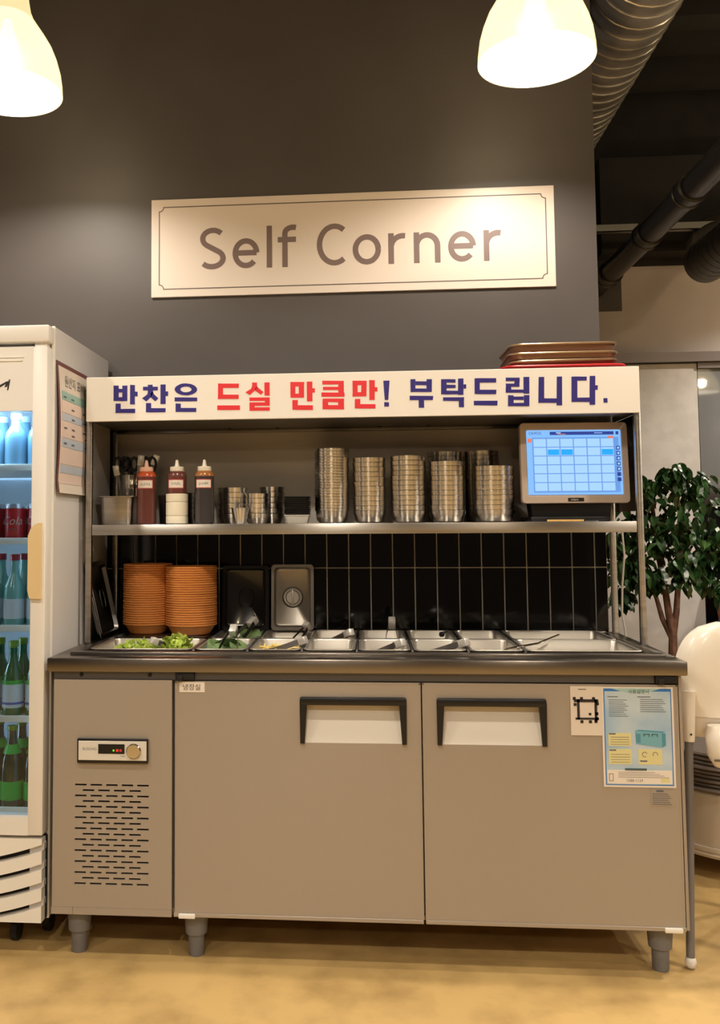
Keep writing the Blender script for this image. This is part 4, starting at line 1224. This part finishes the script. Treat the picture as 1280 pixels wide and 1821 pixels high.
# door
dr = MB()
DX0, DX1, GX1 = FX0, -.0150, -.0605
dr.box(GX1, DX1, .020, .070, .340, 1.772, bev=.004)
dr.box(DX0, DX0 + .045, .020, .070, .340, 1.772, bev=.004)
dr.box(DX0 + .04, GX1 + .004, .021, .068, .340, .392)
dr.box(DX0 + .04, GX1 + .004, .021, .068, 1.578, 1.772)
do = obj('door', dr, 'white_sheet', fr)
obj('door_glass', MB().box(DX0 + .04, GX1 + .002, .040, .044, .39, 1.58), 'pane', do)
m = MB(); m.box(DX0 + .05, -.088, .0185, .022, 1.7385, 1.7415); m.box(DX0 + .05, -.092, .0185, .022, 1.728, 1.7335)
obj('header_moulding', m, 'white_plastic', do)
m = MB()
m.polyxz([(-.146, 1.650), (-.138, 1.652), (-.132, 1.668), (-.140, 1.666)], .0195, .0212)
m.polyxz([(-.1385, 1.640), (-.1345, 1.642), (-.1290, 1.672), (-.1325, 1.674)], .0195, .0212)
m.polyxz([(-.176, 1.640), (-.140, 1.662), (-.138, 1.668), (-.178, 1.648)], .0195, .0212)
obj('brush_lettering', m, 'ink', do)
m = MB(); m.box(DX0 + .04, GX1 + .002, .066, .074, .380, .405); obj('inner_gasket', m, 'white_plastic', do)
h = MB()
hp = [(-.0660, 1.205), (-.0655, 1.180), (-.0655, 1.045), (-.0600, 1.022), (-.0250, 1.020), (-.0250, 1.243), (-.0340, 1.243), (-.0470, 1.238), (-.0580, 1.225)]
h.polyxz(hp, .012, .022)
obj('door_grip', h, 'handle_cream', do)
# lower grille: five bowed slats with dark gaps
gb = MB(); gb.box(FX0 + .01, FX1 - .004, .055, .075, .095, .330)
go = obj('grille_backing', gb, 'dark_gap', fr)
def bow(x):       # drop of the slat line towards the middle of the fridge
    q = (x - (FX0 + FX1) / 2) / ((FX1 - FX0) / 2)
    return .062 * (q * q - 1) 
edges = [(.330, .316, True), (.298, .262, False), (.246, .210, False), (.194, .158, False), (.142, .094, False)]
for k, (zt, zb, first) in enumerate(edges):
    m = MB(); n = 24; top, bot = [], []
    for i in range(n + 1):
        x = FX0 + .006 + (FX1 - .006 - FX0 - .006) * i / n
        top.append((x, zt if first else zt + bow(x)))
        bot.append((x, zb if k == 4 else (zb + bow(x))))
    for i in range(n):
        q = [bot[i], bot[i + 1], top[i + 1], top[i]]
        m.polyxz(q, .024, .058)
    obj('grille_slat', m, 'white_plastic', fr)
for k in range(4):
    zb = edges[k][1]; zt = edges[k + 1][0]
    obj('slat_end_block', MB().polyxz([(-.058, zt + bow(-.058) - .001), (-.015, zt + bow(-.015) - .001), (-.015, zb + bow(-.015) + .001), (-.058, zb + bow(-.058) + .001)], .038, .056), 'fridge_side', fr)
for (x, y) in ((-.130, .13), (-.055, .20), (-.62, .13), (-.62, .58), (-.08, .58)):
    m = MB(); m.lathe([(.020, -.012), (.030, -.010), (.030, .010), (.020, .012)], 20, M=Matrix.Translation((x, y, .031)) @ Matrix.Rotation(PI / 2, 4, 'Y'))
    m.box(x - .016, x + .016, y - .012, y + .012, .05, .094)
    obj('caster', m, 'rubber', fr)
obj('light_bar', MB().box(-.60, -.09, .088, .100, 1.583, 1.597, bev=.003), 'fridge_light', fr)
fl = bpy.data.lights.new('fridge_tube', 'AREA'); fl.shape = 'RECTANGLE'; fl.size = .5; fl.size_y = .03; fl.energy = 3.5; fl.color = (.62, .84, 1.0)
flo = bpy.data.objects.new('fridge_tube', fl); COL.objects.link(flo); flo.location = (-.36, .10, 1.58); flo.rotation_euler = (.55, 0, 0)
fl2 = bpy.data.lights.new('fridge_strip', 'AREA'); fl2.shape = 'RECTANGLE'; fl2.size = .03; fl2.size_y = 1.1; fl2.energy = 7.0; fl2.color = (.62, .84, 1.0)
flo2 = bpy.data.objects.new('fridge_strip', fl2); COL.objects.link(flo2); flo2.location = (-.66, .12, .98)
flo2.rotation_euler = (PI / 2, 0, -PI / 2 - .45)
obj('light_bar', MB().box(-.683, -.670, .09, .12, .42, 1.55, bev=.003), 'fridge_light', fr)
SH = [1.418, 1.193, .930, .660]
for z in SH:
    m = MB(); m.box(FX0 + .036, FX1 - .036, .10, .60, z - .008, z, bev=.002); m.box(FX0 + .036, FX1 - .036, .094, .102, z - .014, z + .006, bev=.002)
    obj('shelf', m, 'white_plastic', fr)

def lathe_obj(name, parts, loc, label, cat, group, proto={}):
    key = (name, label.split(',')[0], tuple(p[0] + p[2] for p in parts))
    if key in proto:
        t = copy_tree(proto[key])
        t.location = loc
    else:
        t = thing(name, label, cat, loc, group)
        for pn, prof, mt in parts:
            m = MB(); m.lathe(prof, 24)
            obj(pn, m, mt, t, local=True)
        proto[key] = t
    return tag(t, label, cat, group)
ROW = [(-.0830, .145), (-.1560, .145), (-.2290, .145), (-.0830, .225), (-.1560, .225), (-.2290, .225), (-.31, .16), (-.39, .16)]
SPOT = ['rightmost in front', 'second from right in front', 'third from right in front', 'rightmost behind', 'second from right behind', 'third from right behind', 'fourth from right in front', 'fifth from right in front']
for k, (x, y) in enumerate(ROW[:6]):       # big clear bottles on the top shelf
    lathe_obj('rice_wine_bottle', [('bottle_body', [(.030, 0), (.034, .004), (.034, .088), (.030, .108), (.016, .130), (.014, .150)], 'bottle_blue'), ('bottle_cap', [(.016, .148), (.017, .150), (.017, .166), (.014, .168)], 'label_pale')],
              (x, y, SH[0] + .0002), 'pale blue plastic bottle on the top fridge shelf, %s' % SPOT[k], 'bottle', 'bottles on the top fridge shelf')
for k, (x, y) in enumerate(ROW[:8]):       # cola cans
    t = lathe_obj('soda_can', [('can_body', [(.024, 0), (.0300, .006), (.0325, .012), (.0325, .096)], 'can_red'), ('can_end', [(.0325, .096), (.0285, .108), (.0275, .110), (.0265, .107), (.004, .107)], 'can_silver')],
              (x, y, SH[1] + .0002), 'red soda can on the second fridge shelf, %s' % SPOT[k], 'can', 'soda cans in the fridge')
    if k < 3:
        tx = MB(); vs_, fs = text_mesh('Cola', .036)
        tx.add([(.0329 * math.sin((v[0] + v[1] * .25 - .034) / .0329), -.0329 * math.cos((v[0] + v[1] * .25 - .034) / .0329), .046 + v[1]) for v in vs_], fs)
        tx.box(-.012, .012, -.0331, -.030, .030, .0325)
        obj('can_print', tx, 'paper', t, local=True, flat=True)
for k, (x, y) in enumerate(ROW[:6]):       # clear soju bottles with red caps
    t = lathe_obj('glass_bottle', [('bottle_body', [(.029, 0), (.0325, .004), (.0325, .105), (.030, .122), (.015, .155), (.0125, .175), (.0125, .200)], 'bottle_clear'), ('bottle_cap', [(.0135, .198), (.0145, .200), (.0145, .217), (.012, .218)], 'cap_red'),
                                   ('label', [(.0329, .022), (.0329, .082)], 'label_pale')],
              (x, y, SH[2] + .0002), 'clear bottle with red cap on the third fridge shelf, %s' % SPOT[k], 'bottle', 'clear bottles in the fridge')
for k, (x, y) in enumerate(ROW[:6]):
    t = lathe_obj('glass_bottle', [('bottle_body', [(.029, 0), (.0325, .004), (.0325, .108), (.030, .125), (.015, .160), (.0125, .18), (.0125, .205)], 'bottle_green'), ('bottle_cap', [(.0135, .203), (.0145, .205), (.0145, .222), (.012, .223)], 'cap_lime'),
                                   ('label', [(.0329, .024), (.0329, .094)], 'label_pale'), ('neck_band', [(.0329, .094), (.0328, .106)], 'label_green'), ('label_stripe', [(.0331, .034), (.0331, .041)], 'label_blue')],
              (x, y, SH[3] + .0002), 'green bottle with white label on the fourth fridge shelf, %s' % SPOT[k], 'bottle', 'green bottles in the fridge')
for k, (x, y) in enumerate(ROW[:6]):
    t = lathe_obj('beer_bottle', [('bottle_body', [(.031, 0), (.035, .004), (.035, .130), (.032, .150), (.016, .190), (.0135, .215), (.0135, .235)], 'bottle_dark'), ('bottle_cap', [(.0145, .233), (.0155, .235), (.0155, .246), (.013, .247)], 'cap_lime'),
                                  ('label', [(.0354, .030), (.0354, .085)], 'label_green'), ('neck_label', [(.0275, .1655), (.0185, .192)], 'label_green')],
              (x, y, .3805), 'dark green beer bottle on the fridge floor, %s' % SPOT[k], 'bottle', 'beer bottles in the fridge')

# origin notice hanging on the fridge side, curling away
t = thing('origin_notice', 'laminated notice with pink and blue rows hanging on the fridge side', 'notice', (-.006, .24, 1.33))
PY0, PY1 = .098, .392
def sheet(z):          # distance off the fridge side
    q = (z - 1.33) / .41
    return -.0085 + .012 * math.sin(PI * min(max(q, 0), 1)) * .9 + (.010 * (.12 - q) / .12 if q < .12 else 0)
def sheet_patch(name, y0, y1, z0, z1, off, mt, par):
    m = MB(); n = max(2, int((z1 - z0) / .02))
    vs_, fs = [], []
    for i in range(n + 1):
        z = z0 + (z1 - z0) * i / n
        x = sheet(z) + off
        vs_ += [(x, y0, z), (x, y1, z), (x - .0006, y0, z), (x - .0006, y1, z)]
    for i in range(n):
        a = 4 * i; b = a + 4
        fs += [[a, a + 1, b + 1, b], [a + 2, b + 2, b + 3, a + 3], [a, b, b + 2, a + 2], [a + 1, a + 3, b + 3, b + 1]]
    m.add(vs_, fs)
    return obj(name, m, mt, par)
sheet_patch('backing', .084, .400, 1.338, 1.742, -.0008, 'board_red', t)
sheet_patch('sheet', PY0, PY1, 1.335, 1.728, 0, 'paper_warm', t)
sheet_patch('heading_row', .112, .392, 1.625, 1.652, .0009, 'row_green', t)
for z0, z1, mt in ((1.585, 1.622, 'row_pink'), (1.560, 1.583, 'row_blue'), (1.508, 1.556, 'row_pink'), (1.478, 1.505, 'row_blue'), (1.425, 1.474, 'row_pink'), (1.398, 1.422, 'row_blue'), (1.365, 1.395, 'row_pink')):
    sheet_patch('table_row', .106, .388, z0, z1, .0009, mt, t)
m = MB()
def side_M(y, z): return Matrix.Translation((sheet(z + .01) + .0016, y, z)) @ Matrix.Rotation(PI / 2, 4, 'Z') @ Matrix.Rotation(PI / 2, 4, 'X')
text_into(m, '원산지 표시판', .040, side_M(.145, 1.672))
rn = random.Random(5)
for z in (1.632, 1.598, 1.567, 1.535, 1.515, 1.487):
    for y in (.125, .20, .31, .335, .35):
        if rn.random() < .75: m.add([(sheet(z) + .0019, y, z), (sheet(z) + .0019, y + .028, z), (sheet(z) + .0019, y + .028, z + .005), (sheet(z) + .0019, y, z + .005)], [[0, 1, 2, 3]])
obj('print', m, 'ink_soft', t, flat=True)['kind'] = 'stuff'

# ================================================================== HIGH CHAIR AT THE RIGHT
hc = thing('high_chair', 'white plastic high chair with grey legs beside the counter', 'chair', (1.957, .30, 0))
def shell(y, rx, z0, z1, bulge):
    m = MB(); vs_, fs = [], []
    NA, NZ = 18, 18
    cx = 1.957
    for j in range(NZ + 1):
        q = j / NZ
        z = z0 + (z1 - z0) * q
        half = rx * (math.sqrt(max(0, 1 - ((q - .46) / .54) ** 2)) if q > .46 else 1.0)
        half = max(half, .004)
        for i in range(NA + 1):
            u = -1 + 2 * i / NA
            vs_.append((cx + half * u, y - bulge * (1 - u * u) ** .5 * (.55 + .45 * math.sqrt(max(0, 1 - q ** 3))) , z))
    for j in range(NZ):
        for i in range(NA):
            a = j * (NA + 1) + i
            fs.append([a, a + 1, a + NA + 2, a + NA + 1])
    n = len(vs_)
    inner = [(cx + (v[0] - cx) * .96, v[1] + .008, v[2] - .002) for v in vs_]
    vs_ += inner
    fs += [[n + k for k in f[::-1]] for f in fs]
    w_ = NA + 1
    for j in range(NZ):
        for i in (0, NA):
            a = j * w_ + i; b = a + w_
            fs.append([a, b, n + b, n + a] if i == 0 else [b, a, n + a, n + b])
    for i in range(NA):
        a = NZ * w_ + i
        fs.append([a, a + 1, n + a + 1, n + a])
        fs.append([i + 1, i, n + i, n + i + 1])
    return m.add(vs_, fs)
obj('backrest', shell(.205, .128, .672, .940, .065), 'chair_white', hc)
ap = MB()
ap.loft([(.205, .24, .05, .612, 1.957, .285), (.225, .26, .06, .64, 1.957, .285), (.232, .27, .07, .69, 1.957, .285), (.222, .26, .07, .702, 1.957, .285)], cap0=True, cap1=True, seg=8)
obj('seat', ap, 'chair_white', hc)
fp = MB()
fp.loft([(.08, .05, .024, .545, 1.938, .105), (.115, .06, .028, .575, 1.938, .105), (.12, .064, .03, .625, 1.938, .108), (.10, .05, .024, .655, 1.938, .118)], cap0=True, cap1=True, seg=8)
obj('seat_lip', fp, 'chair_white', hc)
obj('lip_groove', MB().box(1.888, 1.985, .072, .078, .566, .571), 'mat_grey', hc)
for k, (fx, fy, tx_, ty_) in enumerate(((1.808, .087, 1.848, .150), (2.106, .087, 2.066, .150), (1.808, .49, 1.850, .41), (2.106, .49, 2.064, .41))):
    top = Vector((tx_, ty_, .70)); bot = Vector((fx, fy, .03))
    def at(z): return bot + (top - bot) * ((z - .03) / .67)
    g = MB(); g.tube([bot, at(.64)], .0115, 16)
    lo = obj('leg', g, 'leg_grey', hc)
    s_ = MB(); s_.tube([at(.605), at(.615), at(.70), at(.745)], [.0155, .0165, .0175, .019], 18)
    so = obj('leg_socket', s_, 'chair_white', hc)
    if k == 0:
        q = at(.628); s2 = MB(); s2.lathe([(.0032, 0), (.0028, .002)], 8, M=Matrix.Translation((q.x, q.y - .0178, q.z)) @ Matrix.Rotation(PI / 2, 4, 'X'))
        obj('screw', s2, 'dark_gap', so)
    b = MB(); b.lathe([(.003, -.0150), (.010, -.0125), (.0150, -.004), (.0155, .003), (.0145, .010), (.011, .015), (.0, .016)], 20, c=(fx, fy, .0155), cap1=False)
    obj('ball_foot', b, 'white_plastic', lo)

# ================================================================== DRUM WITH STACKED MATS BEHIND THE CHAIR
dc = (2.300, .985)
t = thing('drum_stool', 'round cream drum on short feet behind the high chair', 'drum', (dc[0], dc[1], 0))
m = MB(); m.lathe([(.285, .105), (.298, .107), (.298, .282), (.29, .292), (.0, .292)], 56, cap1=False); obj('drum_body', m, 'drum_cream', t, local=True)
m = MB(); m.lathe([(.28, .070), (.305, .072), (.308, .082), (.303, .088), (.307, .094), (.306, .106), (.28, .108)], 56, cap0=True, cap1=False); obj('base_ring', m, 'drum_cream', t, local=True)
for a in (200, 250, 310, 20, 100, 150):
    m = MB(); ca, sa = math.cos(math.radians(a)), math.sin(math.radians(a))
    m.box(-.016, .016, -.012, .012, 0, .072, bev=.004, M=Matrix.Translation((.275 * ca, .275 * sa, 0)))
    obj('foot', m, 'cream_plastic', t, local=True)
p = None
for k in range(9):
    if p is None:
        m = MB(); m.lathe([(.28, 0), (.296, .0015), (.300, .0065), (.296, .0125), (.28, .0145)], 56)
        p = obj('round_mat', m, 'mat_grey', local=True); o = p
    else:
        o = p.copy(); COL.objects.link(o)
    o.location = (dc[0] + random.uniform(-.006, .006), dc[1] + random.uniform(-.006, .006), .2922 + k * .0150)
    tag(o, 'flat round grey-brown mat, %s in the pile on the drum' % rank(k, 9), 'mat', 'round mats piled on the drum')

# ================================================================== LEAFY TREE AND PLANTER
pl = thing('potted_tree', 'leafy green indoor tree with forked trunk right of the shelf', 'plant', (2.36, 1.9, 0))
m = MB(); m.lathe([(.12, 0), (.125, .005), (.16, .30), (.168, .31), (.168, .34), (.155, .34), (.15, .30)], 36); obj('pot', m, 'pot_grey', pl, local=True)
m = MB(); m.lathe([(.15, .31), (.0, .315)], 24, cap1=False, cap0=False); obj('soil', m, 'soil', pl, local=True)
BR = [[(.0, 0, .30), (.005, 0, .55), (.01, 0, .71), (-.005, 0, .80), (-.02, .01, .95), (-.05, .02, 1.15), (-.06, .02, 1.35)],
      [(.01, 0, .70), (.03, 0, .82), (.045, .0, .98), (.06, -.02, 1.2), (.05, 0, 1.4)],
      [(.005, 0, .69), (-.03, .02, .78), (-.055, .02, .88), (-.10, .03, 1.0), (-.15, .03, 1.12)],
      [(.035, 0, .90), (.08, -.02, 1.02), (.15, -.03, 1.14)]]
for k, b in enumerate(BR):
    g = MB(); r0 = (.024, .017, .014, .010)[k]
    g.tube(b, [r0 * (1 - .6 * i / (len(b) - 1)) for i in range(len(b))], 9)
    obj('trunk' if k == 0 else 'branch', g, 'bark', pl, local=True)
lv = MB(); vs_, fs = [], []
N = 5
for i in range(N + 1):
    q = i / N; hw = .026 * math.sin(PI * (q * .92 + .04)) ** .8
    for j in (-1, 0, 1):
        vs_.append((.054 * q, hw * .74 * j, .010 * abs(j) - .03 * q * q))
for i in range(N):
    for j in range(2):
        a = i * 3 + j; fs.append([a, a + 3, a + 4, a + 1])
lv.add(vs_, fs)
lproto = obj('leaf', lv, 'leaf', pl, local=True)
rn = random.Random(21)
cl = [(-.12, -.02, 1.36, .12), (.02, -.04, 1.42, .12), (.12, -.03, 1.40, .11), (-.16, 0, 1.22, .11), (0, -.06, 1.24, .14), (.13, -.06, 1.24, .13), (.20, -.03, 1.12, .10), (-.06, -.05, 1.10, .13), (.08, -.06, 1.08, .12), (-.20, 0, 1.02, .10), (-.10, -.02, .97, .08), (.05, -.04, .99, .09), (.18, 0, 1.00, .08), (-.24, .02, 1.14, .08), (-.22, .02, .88, .05), (.04, 0, 1.47, .06), (.24, -.04, .92, .04)]
cnt = 0
while cnt < 290:
    cx, cy, cz, r = rn.choice(cl)
    v = Vector((rn.gauss(0, 1), rn.gauss(0, 1), rn.gauss(0, 1))).normalized() * r * rn.uniform(.35, 1.0)
    o = lproto if cnt == 0 else bpy.data.objects.new('leaf', lproto.data)
    if cnt: COL.objects.link(o); o.parent = pl
    o.location = (cx + v.x, cy + v.y, cz + v.z)
    s_ = rn.uniform(.75, 1.2)
    o.scale = (s_, s_, s_)
    o.rotation_euler = (rn.uniform(-.5, .5), rn.uniform(.1, 1.0), math.atan2(v.y, v.x) + rn.uniform(-.9, .9))
    cnt += 1
fo = MB()
for k in range(620):
    cx, cy, cz, r = rn.choice(cl)
    v = Vector((rn.gauss(0, 1), rn.gauss(0, 1), rn.gauss(0, 1))).normalized() * r * rn.uniform(.2, .95)
    M = Matrix.Translation((cx + v.x, cy + v.y + .03, cz + v.z)) @ Matrix.Rotation(rn.uniform(0, 6.3), 4, 'Z') @ Matrix.Rotation(rn.uniform(0, .9), 4, 'Y') @ Matrix.Rotation(rn.uniform(-.5, .5), 4, 'X')
    fo.add(lv.v, lv.f, 0, M)
obj('inner_foliage', fo, 'leaf', pl, local=True)['kind'] = 'stuff'
pn = thing('planter_box', 'orange-brown planter box with small green plant by the window', 'planter', (3.05, 2.45, .69))
m = MB(); m.loft([(.46, .22, .02, 0), (.50, .26, .02, .20), (.52, .28, .02, .203), (.52, .28, .02, .215), (.48, .24, .02, .215), (.46, .22, .02, .195)], cap1=True); obj('box', m, 'terracotta', pn, local=True)
m = MB(); m.box(-.235, .235, -.115, .115, -.0001, .022, bev=.003); obj('saucer', m, 'black_plastic', pn, local=True)
m = leafy(40, 0, 0, .20, .10, .21, .10, .08, 9); lo = obj('foliage', m, 'leaf', pn, local=True); lo['kind'] = 'stuff'
# white cable hanging behind the right posts
m = MB(); m.tube([(1.815, .665, 1.23), (1.822, .668, 1.12), (1.812, .668, 1.02), (1.808, .668, .92), (1.815, .66, .86), (1.82, .655, .78)], .0035, 8)
tag(obj('power_cable', m, 'cable'), 'white cable hanging down behind the right rear post', 'cable')
